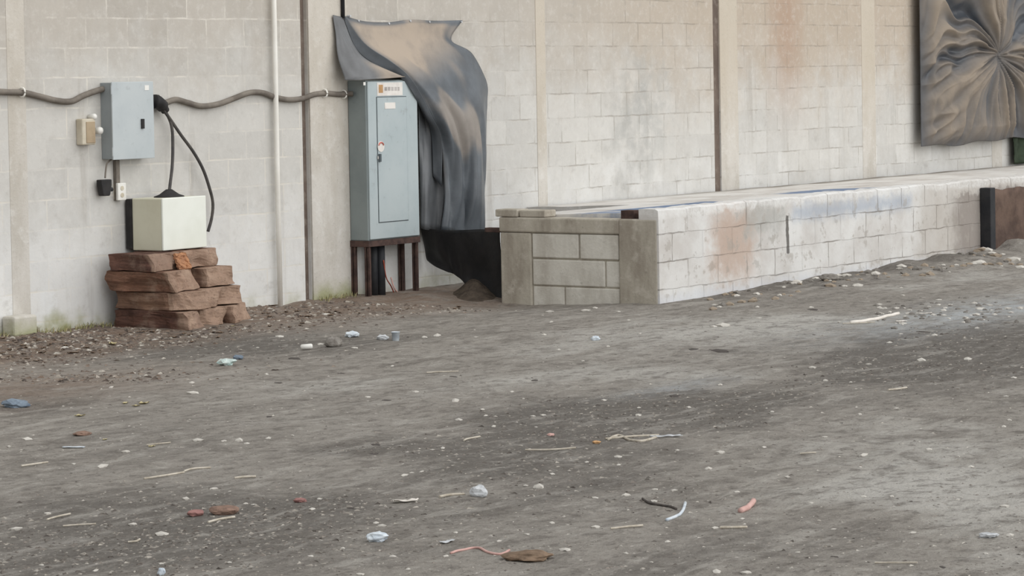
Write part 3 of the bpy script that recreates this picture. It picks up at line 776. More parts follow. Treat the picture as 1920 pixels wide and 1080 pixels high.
sk = W(165, 247, .03)
so = empty('light_socket', (sk.x, 0, sk.z-.08), 'beige socket box with white knobs left of the grey junction box', 'socket')
a, b = W(154, 223, .06), W(180, 271, .06)
mb = MB(); mb.box((a.x, -.06, b.z), (b.x, 0, a.z)); mb.build('body', 'beige', so, bevel=.008)
mb = MB(); mb.box((a.x+.035, -.066, b.z+.012), (b.x-.008, -.058, a.z-.02)); mb.build('face_plate', 'tanface', so, bevel=.003)
for px, py, r, L in ((176, 219, .022, .05), (187, 245, .026, .06)):
    q = W(px, py, .05); mb = MB()
    mb.tube([q+Vector((0, .05, 0)), q+Vector((0, .0, 0)), q+Vector((0, -.012, 0)), q+Vector((0, -.02, 0))], [r*.7, r, r*.9, r*.4], 12)
    mb.build('knob', 'white', so, smooth=True)

a, b = W(217.5, 300, .03), W(226.5, 376, .03)
mb = MB(); mb.box((a.x, -.03, b.z), (b.x, 0, a.z)); tag(mb.build('cable_duct', 'conduit', bevel=.004), 'narrow dark duct running down the wall below the junction box', 'duct')
a, b = W(221, 343.5, .05), W(237, 375, .05)
ol = empty('wall_outlet', ((a.x+b.x)/2, 0, b.z), 'small white double outlet at the lower end of the dark duct', 'outlet')
mb = MB(); mb.box((a.x, -.05, b.z), (b.x, -.03, a.z)); mb.build('cover_plate', 'white', ol, bevel=.004)
mb = MB(); mb.box((a.x+.008, -.032, b.z+.006), (b.x-.004, 0, a.z-.006)); mb.build('back_box', 'beige', ol)
for f in (.3, .7):
    mb = MB(); zc = b.z+(a.z-b.z)*f; xc = (a.x+b.x)/2; mb.tube([(xc, -.0495, zc), (xc, -.053, zc)], .016, 12); mb.build('receptacle', 'beige', ol)

p = W(195.5, 352, .05)
ad = empty('power_adapter', p, 'black power adapter dangling on a thin wire below the grey junction box', 'adapter')
mb = MB()
mb.add([p+Vector((sx*w, sy*.025, dz)) for dz, w in ((.055, .05), (.02, .05), (-.04, .036), (-.055, .03)) for sx, sy in ((-1, -1), (1, -1), (1, 1), (-1, 1))],
       [(0, 1, 2, 3), (12, 15, 14, 13)]+[(4*k+i, 4*k+4+i, 4*k+4+(i+1) % 4, 4*k+(i+1) % 4) for k in range(3) for i in range(4)])
mb.build('body', 'rubber', ad, bevel=.006)
mb = MB(); mb.tube([p+Vector((.04, 0, -.01)), p+Vector((.075, 0, -.015))], .014, 8); mb.build('plug', 'blacksteel', ad)
mb = MB(); mb.tube(wcurve([(197, 334, .05), (198, 322, .05), (200, 308, .05), (204, 303, .05), (210, 298, .05)], .05, 5), .006, 7); mb.build('wire', 'conduit', ad, smooth=True)

def conduit(pts, name, label, r=.021, dd=.026):
    path = wcurve(pts, dd, 22); mb = MB(); mb.tube(path, r, 12, .16)
    return tag(mb.build(name, 'conduit', smooth=True), label, 'conduit')
c1 = conduit([(-60, 180), (-20, 172), (18, 173), (45, 174), (75, 181), (108, 189), (134, 190), (155, 180), (176, 172), (196, 166)], 'flexible_conduit', 'wavy grey flexible conduit from the left edge to the junction box')
c2 = conduit([(288, 190), (300, 198), (313, 192), (330, 187), (350, 192), (378, 199), (410, 195), (440, 184), (468, 174), (492, 174), (515, 182), (540, 187), (566, 185), (590, 177), (612, 175), (634, 177), (650, 176, .05), (662, 176, .09)],
             'flexible_conduit', 'wavy grey flexible conduit from the junction box to the tall cabinet')
def clip(px, py, owner, dd=.03):
    q = W(px, py, dd); mb = MB()
    mb.tube([q+Vector((0, math.cos(k)*.03, math.sin(k)*.03)) for k in [i*.5 for i in range(13)]], .006, 6); mb.build('clip', 'pvc', owner, smooth=True)['label'] = 'pale wire clip'
clip(41, 173, c1); clip(608, 175, c2); clip(644, 177, c2)

mb = MB(); mb.tube(curve([W(289, 190, .07), W(297, 192, .075), W(306, 201, .06), W(310, 208, .055)], 5), [.05]*4+[.045]*6+[.03]*6, 10)
tag(mb.build('cable_boot', 'rubber', smooth=True), 'black taped cable boot on the right side of the junction box', 'cable boot')
ca = wcurve([(304, 203, .06), (314, 216, .06), (322, 238, .07), (324, 268, .08), (323, 310, .12), (319, 345, .16), (317, 364, .19)], .06)
mb = MB(); mb.tube(ca, .011, 8); tag(mb.build('power_cable', 'cable', smooth=True), 'dark cable hanging straight down from the box into the black cap', 'cable')
cb = wcurve([(304, 203, .07), (318, 222, .07), (340, 254, .07), (362, 284, .07), (380, 316, .07), (392, 350, .07), (399, 380, .06), (397, 408, .05), (390, 434, .045)], .06)
mb = MB(); mb.tube(cb, .011, 8); tag(mb.build('power_cable', 'cable', smooth=True), 'dark cable curving out in a wide arc right of the white cube', 'cable')

# white cube
WX0, WX1, WY0, WY1, WZ0, WZ1 = -.095, .335, -.35, -.065, .508, .862
wb = empty('cube_cabinet', ((WX0+WX1)/2, -.2, WZ0), 'off white cube shaped metal cabinet standing on the brown timber stack', 'cabinet')
mb = MB(); mb.box((WX0, WY0+.02, WZ0), (WX1, WY1, WZ1)); mb.build('body', 'yellowed', wb, bevel=.008)['label'] = 'yellowed metal body'
mb = MB(); mb.box((WX0-.003, WY0, WZ0+.003), (WX1+.003, WY0+.018, WZ1+.003)); mb.build('door', 'whitebox', wb, bevel=.006)
mb = MB(); mb.box((WX0-.012, WY1, WZ0+.01), (WX1-.02, WY1+.05, WZ1-.005)); mb.build('back_plate', 'rubber', wb, bevel=.004)['label'] = 'black back plate'
q = ca[-1]; mb = MB(); zc = WZ1
prof = [(0, .05), (.03, .052), (.055, .04), (.1, .018), (.15, .006), (.155, 0)]
prof = [(r_*.8, z_) for r_, z_ in prof]; vs = []; n = 20
for (r_, z_) in prof:
    for k in range(n): vs.append((q.x+r_*math.cos(k*2*math.pi/n), q.y+r_*.7*math.sin(k*2*math.pi/n), zc+z_))
mb.add(vs, [tuple(range(n))]+[(i*n+k, i*n+(k+1) % n, (i+1)*n+(k+1) % n, (i+1)*n+k) for i in range(len(prof)-1) for k in range(n)]+[tuple(range((len(prof)-1)*n, len(prof)*n))])
mb.build('cable_gland', 'rubber', wb, smooth=True)['label'] = 'flat black rubber cable gland'

# timber stack
def timber(lo, hi, mat, label, rz=0.0, seed=0, taper=0.0, bev=.035, cut=0.0):
    x0, y0, z0 = lo; x1, y1, z1 = hi
    bm = bmesh.new(); bmesh.ops.create_cube(bm, size=1.0)
    bmesh.ops.bevel(bm, geom=bm.edges[:], offset=bev, segments=1, affect='EDGES')
    ends = []
    bmesh.ops.subdivide_edges(bm, edges=bm.edges[:], cuts=5, use_grid_fill=True)
    R = Matrix.Rotation(rz, 4, 'Z'); c = Vector(((x0+x1)/2, (y0+y1)/2, 0)); mb = MB()
    for v in bm.verts:
        p = v.co.copy(); fr = .5-p.y
        sx, sy, sz = (x1-x0), (y1-y0), (z1-z0)
        q = Vector((p.x*sx*(1-taper*fr), p.y*sy+(cut*p.x+.4*abs(cut)*p.z)*sx*(p.y < 0), (p.z+.5)*sz)); ends.append(1.0 if p.y < -.46 else 0.0)
        nn = Vector((seed*3.1, seed*1.7, 0))
        k = Vector((noise.noise(q*6+nn), noise.noise(q*6+nn+Vector((9, 0, 0))), noise.noise(q*6+nn+Vector((0, 9, 0)))))
        k2 = Vector((noise.noise(Vector((q.x*22, q.y*4, q.z*22))+nn), noise.noise(q*17+nn), noise.noise(Vector((q.x*22, q.y*4, q.z*22))-nn)))
        zf = .45 if q.z > .012 and q.z < sz-.012 else .16
        q += Vector((k.x*.036, k.y*.06, k.z*.03*zf)) + Vector((k2.x*.016, k2.y*.02, k2.z*.02*zf))
        q = R @ q
        mb.v.append(q+c+Vector((0, 0, z0)))
    bm.verts.index_update(); mb.f = [tuple(v.index for v in f.verts) for f in bm.faces]; bm.free()
    o = mb.build('timber', mat, smooth=False, attrs={'end': ends})
    return tag(o, label, 'timber', 'timbers stacked under the cube cabinet')
g0 = gh(-.1, -.5)+.0
L = [((-.345, -.74, g0-.015), (-.13, -.1, .128), 'timberC', 'bottom left timber of the stack, dark log end towards the yard', .0),
     ((-.12, -.66, g0-.015), (.2, -.08, .126), 'timberB', 'bottom middle pale brown timber of the stack', .0),
     ((.21, -.6, g0-.015), (.52, -.08, .124), 'timberB', 'bottom right timber of the stack, reaching furthest right', .05),
     ((-.35, -.68, .13), (-.03, -.1, .255), 'timberB', 'grey ended timber in the second layer from the ground, left', -.04),
     ((-.02, -.6, .13), (.43, -.08, .252), 'timberB', 'pale brown timber in the second layer from the ground, right', .04),
     ((-.37, -.6, .258), (.02, -.1, .39), 'timberA', 'brown timber in the third layer up, left of the dark slot', .0),
     ((.065, -.53, .258), (.41, -.1, .386), 'timberB', 'grey brown timber in the third layer up, right of the dark slot', .05),
     ((-.385, -.47, .392), (-.04, -.1, .503), 'timberC', 'dark reddish top timber of the stack on the left under the cube', .0),
     ((-.02, -.44, .39), (.4, -.07, .505), 'timberA', 'reddish top timber of the stack on the right under the cube', .03)]
tim = []
for k, (lo, hi, m_, lab, rz) in enumerate(L): tim.append(timber(lo, hi, m_, lab, rz, k+1, .06, (.03, .035, .03, .07, .03, .025, .03, .02, .025)[k], (.25, -.1, .3, -.35, .1, .35, 0, .2, .1)[k]))
mb = MB(); rows = []
for i in range(9):
    rows.append([(-.13+.12*j/10+.02*noise.noise(Vector((i, j*.6, 2))), -.47-.045*i/8-.02*noise.noise(Vector((i*.7, j*.7, 0))), .495-.105*i/8-.01*noise.noise(Vector((j, i, 4)))) for j in range(11)])
mb.grid(rows); mb.build('split_face', 'split', tim[7], smooth=False, solid=.02)['label'] = 'raw orange split wood'
q = G(60, 640)
bb = W(44, 630, .1)
mb = MB(); mb.box((bb.x-.105, -.13, gh(bb.x, -.1)-.01), (bb.x+.1, -.012, .155)); tag(mb.build('concrete_block', 'column', bevel=.015), 'small white concrete block at the foot of the wall, far left', 'concrete block')

# pipes on the wall
mb = MB(); px_ = W(519, 300, .04).x
mb.tube([(px_, -.045, -.02), (px_, -.042, 1), (px_+.004, -.04, 2), (px_, -.04, 3.2)], .019, 14)
tag(mb.build('drain_pipe', 'pvc', smooth=True), 'thin white plastic pipe running straight up the wall', 'pipe')
q = W(643, 20, .03); mb = MB(); mb.tube([(q.x, -.03, W(645, 34, .03).z), (q.x, -.03, 2.6), (q.x, -.03, 3.2)], .015, 10)
tag(mb.build('conduit_pipe', 'blacksteel', smooth=True), 'thin dark conduit dropping from above to the top corner of the tarp', 'pipe')

# ------------------------------------------------------------------ litter on the ground
def stone_mesh(name, seed, flat=.55, mat='palestone', sub=1):
    bm = bmesh.new(); bmesh.ops.create_icosphere(bm, subdivisions=sub, radius=.5)
    me = bpy.data.meshes.new(name)
    for v in bm.verts:
        k = 1+.55*noise.noise(v.co*2.2+Vector((seed*5.3, 0, 0))); v.co *= k; v.co.z = max(v.co.z*flat, -.12)
    bm.to_mesh(me); bm.free(); me.materials.append(M[mat]); return me
def put(me, name, p, size, label, cat, group=None, rz=None, sx=1.0, sy=1.0):
    o = bpy.data.objects.new(name, me); C.objects.link(o)
    o.location = p; o.rotation_euler = (0, 0, random.uniform(0, 6.28) if rz is None else rz); o.scale = (size*sx, size*sy, size)
    return tag(o, label, cat, group)
PALE = [stone_mesh('stone_chip', i, random.uniform(.35, .7)) for i in range(7)]
GREY = [stone_mesh('grey_stone', 20+i, .6, 'greystone') for i in range(4)]
TAN = [stone_mesh('tan_stone', 40+i, .6, 'tanstone') for i in range(4)]
DARK = [stone_mesh('dark_chip', 60+i, .16, 'darkchip') for i in range(3)]
YL = [stone_mesh('x', 80+i, .3, 'yellowleaf') for i in range(2)]
# pale chips where the photo shows them: (px, py, width px)
CH = [(178, 672, 9), (120, 653, 14), (145, 655, 10), (290, 637, 10), (360, 718, 14), (345, 560+173, 0), (250, 700, 10), (362, 738, 18), (208, 727, 10), (500, 702, 8), (735, 687, 9), (752, 702, 0),
      (795, 633, 11), (820, 630, 16), (892, 633, 8), (780, 735, 12), (853, 752, 18), (860, 788, 13), (910, 780, 10), (925, 800, 11), (548, 817, 8), (502, 823, 10), (610, 590, 13), (665, 653, 10),
      (525, 632, 11), (483, 652, 7), (600, 646, 12), (1030, 586, 14), (1097, 583, 15), (1115, 578, 9), (1160, 585, 8), (1033, 604, 8), (1020, 628, 9), (1048, 656, 8), (1093, 677, 7), (1140, 650, 8),
      (1200, 626, 7), (1178, 600, 6), (1132, 751, 9), (1197, 779, 13), (1198, 765, 9), (1292, 764, 9), (1005, 801, 6), (982, 748, 7), (1018, 779, 9), (1000, 781, 9), (1350, 723, 10), (1338, 613, 10),
      (1355, 612, 22), (1423, 596, 8), (1574, 605, 9), (1522, 690, 13), (1548, 714, 10), (1595, 717, 7), (1668, 643, 13), (1752, 629, 12), (1628, 684, 10), (1728, 676, 16), (1815, 674, 20), (1900, 709, 10),
      (1887, 744, 9), (1680, 766, 9), (1612, 777, 9), (1892, 788, 9), (1882, 800, 10), (1448, 772, 9), (1547, 820, 7), (1820, 876, 13), (1797, 856, 6), (1618, 855, 16), (1742, 843, 10), (1613, 876, 8),
      (1672, 931, 9), (1620, 931, 10), (1521, 943, 9), (1562, 993, 9), (1496, 1036, 8), (1848, 1038, 9), (1883, 950, 16), (1893, 1004, 16), (1710, 1000, 13), (1477, 895, 12),
      (17, 838, 11), (52, 824, 17), (237, 848, 15), (370, 826, 20), (138, 870, 9), (190, 876, 18), (30, 993, 19), (350, 936, 17), (400, 917, 14), (420, 827, 10), (448, 826, 16), (463, 832, 9), (302, 1003, 22),
      (90, 963, 13), (250, 984, 15), (475, 947, 9), (460, 945, 9), (78, 1060, 8), (178, 1071, 10), (430, 1055, 11), (302, 1057, 10), (757, 892, 11), (772, 887, 7), (790, 885, 9), (810, 844, 8), (830, 840, 9),
      (585, 955, 15), (598, 936, 12), (643, 1028, 8), (737, 1044, 11), (705, 981, 12), (717, 987, 14), (583, 1043, 9), (675, 1077, 12), (765, 1068, 10), (837, 1043, 9), (855, 999, 8), (1010, 914, 22), (985, 911, 9),
      (1173, 929, 16), (1226, 940, 13), (1116, 934, 10), (1227, 918, 10), (1264, 920, 9), (1383, 923, 10), (1036, 889, 9), (1160, 857, 14), (1100, 867, 9), (1328, 879, 14), (1350, 849, 14), (1340, 990, 14), (1116, 989, 14),
      (988, 1002, 9), (1060, 1032, 18), (1252, 1016, 12), (1174, 1038, 10), (1221, 1054, 6), (1343, 1072, 18), (1400, 1075, 18), (1392, 973, 8), (1396, 983, 7), (1160, 872, 9), (1432, 839, 12), (1035, 981, 11), (960, 735, 7),
      (125, 684, 8), (1690, 540, 7), (1420, 576, 9), (1520, 577, 10), (1660, 578, 7), (690, 745, 8), (470, 600, 6), (905, 768, 8), (935, 1015, 8), (1270, 845, 9), (1795, 937, 9)]
n_ch = 0
for (px, py, w) in CH:
    if w <= 0: continue
    p = G(px, py); s = w*1.25/scale_at(p)
    put(random.choice(PALE), 'stone_chip', p, s, 'small pale stone chip lying on the bare dirt ground', 'stone chip', 'pale stone chips on the dirt', None, 1.15, .8)
    n_ch += 1
# rubble along the foot of the white wall
RB = []
for k in range(120):
    u = random.random(); px = 1330+u*560; base = 548-(px-1330)*.148
    RB.append((px, base+random.uniform(4, 34)*(1-.2*u), random.choice((6, 7, 8, 9, 10, 12, 14, 17))))
for k in range(16): RB.append((random.uniform(1790, 1915), random.uniform(462, 488), random.choice((10, 13, 16, 20))))
for (px, py, w) in RB:
    p = G(px, py)
    if p.y > -2.5: p = Vector((p.x, -2.5-random.random()*.1, 0)); p.z = gh(p.x, p.y)
    s = w*1.35/scale_at(p)
    put(random.choice(PALE+TAN+TAN+GREY+GREY), 'rubble_stone', p, s, 'broken rubble stone at the foot of the white low wall', 'rubble stone', 'rubble along the white low wall', None, 1.1, .9)
# pale crushed stone at the right
for k in range(120):
    px = random.uniform(1640, 1915); py = 590-(px-1640)*.03+random.gauss(0, 13)
    p = G(px, py); s = random.choice((6, 7, 9, 10, 12, 14))/scale_at(p)
    put(random.choice(PALE+GREY+GREY), 'crushed_stone', p, s, 'pale crushed stone in the light gravel patch at the right edge', 'crushed stone', 'crushed stone in the light gravel patch')
# dark scraps
for (px, py, w) in [(523, 718, 20), (727, 751, 26), (705, 833, 24), (1003, 713, 24), (505, 781, 22), (552, 672, 26), (1575, 793, 16), (1525, 628, 13), (1730, 622, 26), (1760, 653, 14), (1452, 834, 14), (1465, 978, 13), (1530, 832, 12), (1300, 655, 26),
                     (1565, 1044, 20), (1765, 1062, 22), (1905, 1025, 16), (660, 952, 22), (640, 700, 18), (850, 706, 16), (1265, 742, 26), (1350, 658, 40), (700, 851, 30), (1160, 770, 12), (1040, 776, 16), (1525, 581, 26), (745, 680, 14), (320, 1003, 0)]:
    if not w: continue
    p = G(px, py); put(random.choice(DARK), 'dark_scrap', p-Vector((0, 0, .002)), w/scale_at(p), 'thin dark scrap lying flat on the dirt', 'scrap', 'dark scraps on the dirt', 0.9+random.uniform(-.4, .4), 1.5, .8)
# dry twigs and straw
TW = [((88, 976), (132, 966)), ((118, 988), (180, 985)), ((275, 836), (320, 832)), ((270, 899), (345, 888)), ((345, 885), (395, 879)), ((390, 981), (440, 972)), ((240, 1018), (262, 1014)), ((440, 898), (480, 896)), ((1135, 824), (1235, 818)),
      ((985, 845), (1080, 842)), ((870, 928), (824, 934)), ((900, 820), (870, 828)), ((1145, 993), (1205, 988)), ((1400, 990), (1350, 992)), ((1640, 605), (1580, 608)), ((800, 700), (860, 698)), ((1700, 728), (1665, 733)), ((1530, 850), (1500, 853)), ((1640, 1057), (1720, 1058)), ((90, 868), (40, 876))]
for a_, b_ in TW:
    A_, B_ = G(*a_), G(*b_); m_ = (A_+B_)/2+Vector((random.uniform(-.01, .01), random.uniform(-.02, .02), .004)); m_.z = gh(m_.x, m_.y)+.006
    mb = MB(); mb.tube(curve([A_+Vector((0, 0, .004)), m_, B_+Vector((0, 0, .006))], 5), random.uniform(.003, .0055), 6)
    tag(mb.build('dry_twig', 'straw'), 'thin dry pale twig lying on the dirt', 'twig', 'dry twigs on the dirt')
# dead leaves close to the wall
def leaf_mesh(seed, mat):
    mb = MB(); n = 7; r = random.Random(seed)
    rows = []
    for i in range(n):
        f = i/(n-1); w = .28*math.sin(math.pi*min(1, f*.96+.02))**.8
        rows.append([(f-.5, -w, .12*r.random()+.1), (f-.5, 0, .03+.25*(f-.5)**2), (f-.5, w, .12*r.random()+.1)])
    mb.grid(rows); o = mb.build('leaf', mat, smooth=True); me = o.data; bpy.data.objects.remove(o); return me
LF = [leaf_mesh(i, 'leaf') for i in range(4)]; YF = [leaf_mesh(9+i, 'yellowleaf') for i in range(2)]
k = 0
while k < 75:
    px = random.uniform(0, 1200); py = random.uniform(575, 690)
    p = G(px, py)
    if p.y > -.12 or litter(p.x, p.y) < .4 or (-.5 < p.x < .7 and p.y > -.95) or (p.x > 2.6 and -2.6 < p.y): continue
    put(random.choice(LF), 'dead_leaf', p+Vector((0, 0, .0)), random.uniform(9, 17)/scale_at(p), 'curled dead brown leaf in the litter strip below the wall', 'leaf', 'dead leaves in the litter strip'); k += 1
for (px, py, w) in [(150, 781, 22), (270, 758, 26), (235, 757, 18), (1045, 600, 0), (212, 645, 26), (285, 838, 16), (197, 825, 14), (437, 612, 9), (255, 762, 16)]:
    if w: p = G(px, py); put(random.choice(YF), 'yellow_leaf', p, w/scale_at(p), 'pale yellow dry leaf on the dirt at the left', 'leaf', 'yellow leaves at the left')

# single pieces of rubbish
def crumple(name, px, py, wpx, hpx, mat, label, cat, seed, amp=.35, rz=None, flat_bottom=True):
    p = G(px, py+hpx*.35); s = scale_at(p); w, h = wpx/s, hpx/s
    bm = bmesh.new(); bmesh.ops.create_icosphere(bm, subdivisions=3, radius=.5); mb = MB()
    dirv = Vector((RT.x, RT.y, 0)).normalized(); dep = Vector((-dirv.y, dirv.x, 0))
    for v in bm.verts:
        c = v.co; k = 1+amp*(noise.noise(c*3+Vector((seed*7, 0, 0)))+.6*abs(noise.noise(c*7+Vector((0, seed*3, 0)))))
        q = c*k
        mb.v.append(p+dirv*q.x*w+dep*q.y*w*.7+Vector((0, 0, max(-.03*h, (q.z+.38)*h*.9))))
    bm.verts.index_update(); mb.f = [tuple(v.index for v in f.verts) for f in bm.faces]; bm.free()
    return tag(mb.build(name, mat, smooth=False), label, cat)
def scrap(name, px, py, wpx, dpx, mat, label, cat, seed, curl=.15, ang=0.0):
    p = G(px, py); s = scale_at(p); w, d = wpx/s, dpx/s*4.0
    dirv = Vector((RT.x, RT.y, 0)).normalized(); dep = Vector((-dirv.y, dirv.x, 0))
    ca_, sa_ = math.cos(ang), math.sin(ang); e1 = dirv*ca_+dep*sa_; e2 = dep*ca_-dirv*sa_
    mb = MB(); rows = []; N = 10
    for i in range(N+1):
        r = []
        for j in range(N+1):
            u, v = i/N-.5, j/N-.5
            q = p+e1*u*w*(1+.2*noise.noise(Vector((v*4, seed, 0))))+e2*v*d*(1+.25*noise.noise(Vector((u*4, seed, 3))))
            q.z = gh(q.x, q.y)+.004+w*curl*abs(noise.noise(Vector((u*3, v*3, seed*2.3))))+w*curl*.5*(u*u*2)
            r.append(q)
        rows.append(r)
    return tag(mb.grid(rows).build(name, mat, smooth=True, solid=.002), label, cat)
crumple('plastic_bag', 898, 922, 30, 26, 'greyplastic', 'crumpled whitish plastic bag on open dirt right of the flat paper', 'plastic bag', 1)
crumple('plastic_bag', 708, 1007, 38, 22, 'bluewhite', 'crumpled pale blue plastic bag near the bottom centre of the yard', 'plastic bag', 2, .5)
crumple('plastic_bag', 28, 757, 48, 18, 'blueplastic', 'crumpled dark blue plastic bag at the left edge', 'plastic bag', 3, .5)
crumple('plastic_wrapper', 425, 679, 28, 16, 'teal', 'crumpled teal and white wrapper in the litter in front of the timber stack', 'wrapper', 4, .5)
crumple('plastic_wrapper', 447, 670, 20, 10, 'blueplastic', 'small blue wrapper behind the teal wrapper near the timber stack', 'wrapper', 5, .4)
crumple('plastic_wrapper', 660, 627, 24, 13, 'bluewhite', 'bluish clear wrapper in the leaf litter left of the white cup', 'wrapper', 6, .4)
crumple('plastic_wrapper', 717, 632, 20, 13, 'greyplastic', 'grey clear wrapper beside the white cup', 'wrapper', 7, .4)
crumple('grey_rock', 625, 642, 34, 24, 'greystone', 'rounded grey rock in the litter in front of the tall cabinet', 'rock', 8, .2)
crumple('plastic_wrapper', 1116, 635, 16, 10, 'bluewhite', 'tiny bluish white wrapper on pale dirt before the grey end wall', 'wrapper', 9, .4)
crumple('plastic_bag', 1853, 1003, 36, 11, 'greyplastic', 'flattened clear plastic bag near the lower right corner', 'plastic bag', 10, .5)
crumple('plastic_bag', 303, 1072, 14, 18, 'bluewhite', 'small whitish plastic twist at the bottom edge, left', 'plastic twist', 11, .4)
crumple('rubble_lump', 1555, 520, 36, 16, 'greystone', 'large grey rubble lump against the white low wall', 'rubble', 12, .3)
crumple('brick_fragment', 420, 957, 56, 20, 'brick', 'worn reddish brick fragment half sunk in the dirt at the lower left', 'brick', 13, .25)
crumple('brick_fragment', 367, 962, 32, 14, 'redscrap', 'small flat reddish brick fragment left of the larger one', 'brick', 14, .25)
crumple('red_scrap', 562, 938, 24, 10, 'redscrap', 'faded red scrap on dark dirt left of the flat paper', 'scrap', 15, .4)
crumple('red_scrap', 1033, 815, 13, 6, 'pink', 'tiny pinkish scrap at the middle of the yard', 'scrap', 16, .4)
crumple('orange_scrap', 1118, 829, 16, 6, 'orange', 'small pale orange scrap beside the twigs in the middle of the yard', 'scrap', 17, .4)
crumple('clod', 155, 813, 32, 10, 'brick', 'reddish brown clod on the dirt above the pale blue strip', 'clod', 18, .3)
crumple('clod', 990, 1042, 90, 22, 'leaf', 'low brown clod of leaves at the bottom centre', 'clod', 19, .3)
scrap('paper_piece', 760, 942, 46, 4.5, 'paper', 'flat cream piece of paper on open dirt near the bottom centre', 'paper', 1, .12, .1)
scrap('plastic_strip', 138, 840, 40, 2.6, 'bluewhite', 'pale blue plastic strip on the dirt at the left', 'plastic strip', 2, .04)
scrap('plastic_strip', 1248, 820, 60, 2.6, 'greyplastic', 'long clear plastic strip on the dirt at centre right', 'plastic strip', 3, .08, .25)
scrap('plastic_strip', 838, 1018, 34, 2.6, 'greyplastic', 'short clear plastic strip left of the pink string', 'plastic strip', 4, .08, .9)
scrap('paper_piece', 1690, 604, 20, 2.2, 'paper', 'small white paper square by the light gravel patch', 'paper', 5, .1)
scrap('paper_piece', 1735, 589, 24, 1.6, 'paper', 'white paper strip in the light gravel patch', 'paper', 6, .1)
scrap('cardboard_piece', 1605, 955, 60, 3, 'tanface', 'flat tan cardboard piece sunk in dirt at the lower right', 'cardboard', 7, .03)
bpy.data.objects.remove(bpy.data.objects['cardboard_piece'])
# white cap, cup, string, pink tube, silver wire
p = G(575, 656); s = scale_at(p); mb = MB(); dv = Vector((RT.x, RT.y, 0)).normalized()
mb.tube([p-dv*.036+Vector((0, 0, .016)), p-dv*.03+Vector((0, 0, .018)), p+dv*.03+Vector((0, 0, .022)), p+dv*.036+Vector((0, 0, .022))], [.01, .016, .016, .01], 12)
tag(mb.build('plastic_tube', 'white', smooth=True), 'small bright white plastic tube in the litter before the cabinet', 'tube')
p = G(742, 639); s = scale_at(p); r_, h_ = 8/s, 17/s; mb = MB()
prof = [(.75, 0), (.8, .02), (1, 1), (1.06, 1), (1.06, .97), (.94, .96), (.72, .06), (0.01, .05)]
n = 18; vs = [(p.x+r_*a_*math.cos(k*2*math.pi/n), p.y+r_*a_*math.sin(k*2*math.pi/n), p.z+h_*b_) for a_, b_ in prof for k in range(n)]
mb.add(vs, [tuple(range(n))]+[(i*n+k, i*n+(k+1) % n, (i+1)*n+(k+1) % n, (i+1)*n+k) for i in range(len(prof)-1) for k in range(n)])
tag(mb.build('paper_cup', 'bluewhite', smooth=True), 'small white cup standing in the leaf litter', 'cup')
def ground_tube(pts, r, name, mat, label, cat):
    P = curve([G(*q) for q in pts], 5)
    for q in P: q.z = gh(q.x, q.y)+r*.8
    mb = MB(); mb.tube(P, r, 7); tag(mb.build(name, mat, smooth=True), label, cat)
ground_tube([(845, 1039), (868, 1033), (892, 1029), (912, 1036), (936, 1041), (955, 1033)], .0045, 'string', 'pink', 'wavy pink string on the dirt at the bottom centre', 'string')
ground_tube([(1388, 962), (1400, 957), (1408, 950), (1413, 943)], .011, 'bent_tube', 'pink', 'short bent pink tube on the dirt at the lower right', 'tube')
ground_tube([(1250, 977), (1268, 970), (1280, 960), (1285, 945)], .006, 'wire_piece', 'bluewhite', 'bent silvery wire on the dirt right of the pebbles', 'wire')
ground_tube([(1205, 937), (1222, 946), (1245, 950), (1268, 956)], .005, 'wire_piece', 'darkchip', 'thin dark wire ending at the bent silvery wire', 'wire')
ground_tube([(1595, 607), (1630, 602), (1668, 594), (1685, 590)], .011, 'plastic_rope', 'paper', 'whitish cord stretched on pale dirt near the light gravel patch', 'cord')
ground_tube([(1140, 826), (1160, 818), (1178, 826), (1200, 829), (1230, 822)], .006, 'rope_piece', 'straw', 'frayed straw coloured rope on dark dirt at centre right', 'rope')

# uncountable gravel, leaf crumbs, grass
def cloud(n, region, sizes, cols, name, mat, label, accept=lambda p: True, flat=.32, cat='gravel'):
    mb = MB(); colors = []; k = 0; rr = random.Random(len(name)*13+n)
    base = [Vector(q) for q in ((1, 0, 0), (-.5, .8, 0), (-.5, -.8, 0), (-.1, .25, 1), (.45, .1, .8))]
    fs = [(0, 4, 3), (4, 1, 3), (1, 2, 3), (2, 0, 3), (0, 1, 4)]
    tries = 0
    while k < n and tries < n*6:
        tries += 1
        px = rr.uniform(region[0], region[2]); py = rr.uniform(region[1], region[3])
        r = ray(px, py); p = CAM+r*(-CAM.z/r.z)
        if (p.x > 2.7 and p.y > -2.46) or p.y > -.03 or (-.4 < p.x < .5 and p.y > -.78): continue
        if not accept(p): continue
        p.z = gh(p.x, p.y)-.001
        s = rr.uniform(*sizes)*(.5+rr.random()); a_ = rr.uniform(0, 6.28); c_, s_ = math.cos(a_), math.sin(a_); el = rr.uniform(.45, 1.1)
        vs = []
        for b_ in base:
            x, y = b_.x*s, b_.y*s*el
            vs.append(p+Vector((x*c_-y*s_, x*s_+y*c_, b_.z*s*flat*(.6+rr.random()*.8))))
        mb.add(vs, fs); c0 = rr.choice(cols); f = rr.uniform(.8, 1.15)
        colors += [(c0[0]*f, c0[1]*f, c0[2]*f, 1)]*5; k += 1
    o = mb.build(name, mat, colors=colors); o['kind'] = 'stuff'; o['label'] = label; o['category'] = cat
    return o
g1 = [S(132, 126, 119), S(122, 117, 111), S(150, 145, 138), S(114, 108, 103), S(168, 163, 155), S(146, 138, 130), S(178, 173, 166)]
cloud(9000, (-40, 560, 1960, 1100), (.004, .011), g1+[S(190, 185, 176)], 'gravel', 'chips', 'fine grey gravel scattered all over the dirt ground')
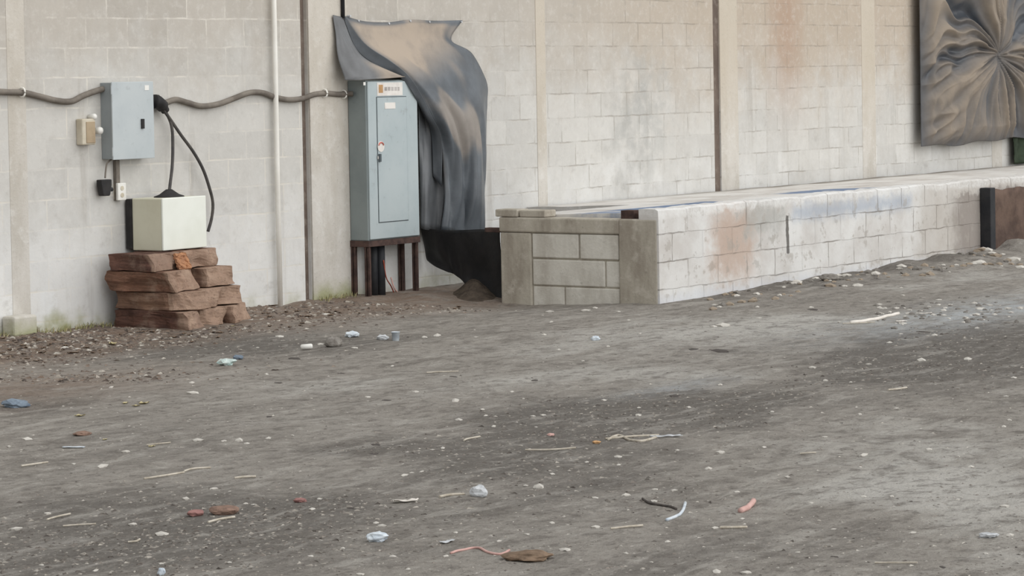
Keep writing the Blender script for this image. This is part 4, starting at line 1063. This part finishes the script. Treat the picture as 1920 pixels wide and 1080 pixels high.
cloud(5000, (-40, 600, 1960, 1100), (.006, .016), [S(112, 106, 100), S(98, 92, 87), S(130, 123, 116), S(150, 144, 136), S(170, 164, 155)], 'coarse_gravel', 'chips', 'coarse dark gravel in the damp dark patches of the yard', lambda p: soil(p.x, p.y) < .1+.3*random.random())
cloud(5200, (-40, 570, 1260, 720), (.004, .024), [S(112, 99, 90), S(128, 112, 100), S(98, 88, 81), S(142, 130, 118), S(86, 78, 73), S(160, 152, 142), S(120, 111, 104), S(104, 94, 87), S(184, 178, 168)], 'leaf_litter', 'leaves', 'brown crumbled leaf litter along the foot of the wall', lambda p: litter(p.x, p.y)**1.5 > random.random()*1.1, .35, 'leaf litter')
mb = MB(); colors = []; rr = random.Random(5)
for k in range(420):
    x = rr.uniform(-1.5, -.3) if k < 330 else rr.uniform(1.9, 2.3); y = -.01-abs(rr.gauss(0, .05)); z = gh(x, y)-.005
    h_ = rr.uniform(.015, .05); a_ = rr.uniform(0, 6.28); w_ = .004; l_ = rr.uniform(-.03, .03)
    e = Vector((math.cos(a_), math.sin(a_), 0))*w_; b_ = Vector((x, min(y, -.006), z))
    tip = b_+Vector((l_, -abs(l_)*.6, h_)); md = b_+Vector((l_*.3, -abs(l_)*.2, h_*.6))
    mb.add([b_-e, b_+e, md+e*.7, md-e*.7, tip], [(0, 1, 2, 3), (3, 2, 4)])
    c0 = rr.choice([S(182, 174, 134), S(164, 162, 116), S(190, 180, 150), S(152, 152, 108)]); colors += [c0]*5
o = mb.build('dry_grass', 'grass', colors=colors); o['kind'] = 'stuff'; o['label'] = 'short yellowish grass along the foot of the wall'; o['category'] = 'grass'

# ------------------------------------------------------------------ light: soft overcast daylight from the open side of the shed
sun = bpy.data.lights.new('daylight', 'SUN'); sun.energy = 2.25; sun.angle = math.radians(100); sun.color = (1.0, .99, .97)
so_ = bpy.data.objects.new('daylight', sun); C.objects.link(so_)
so_.rotation_euler = Vector((.1, -.82, .5)).to_track_quat('Z', 'Y').to_euler()
w = bpy.data.worlds.new('overcast_sky'); sc.world = w; w.use_nodes = True
bg = w.node_tree.nodes['Background']; bg.inputs[0].default_value = (.98, .99, 1.0, 1); bg.inputs[1].default_value = .52
sc.view_settings.view_transform = 'Standard'; sc.view_settings.look = 'None'; sc.view_settings.gamma = 1; sc.view_settings.use_curve_mapping = False
sc.view_settings.exposure = 0.12
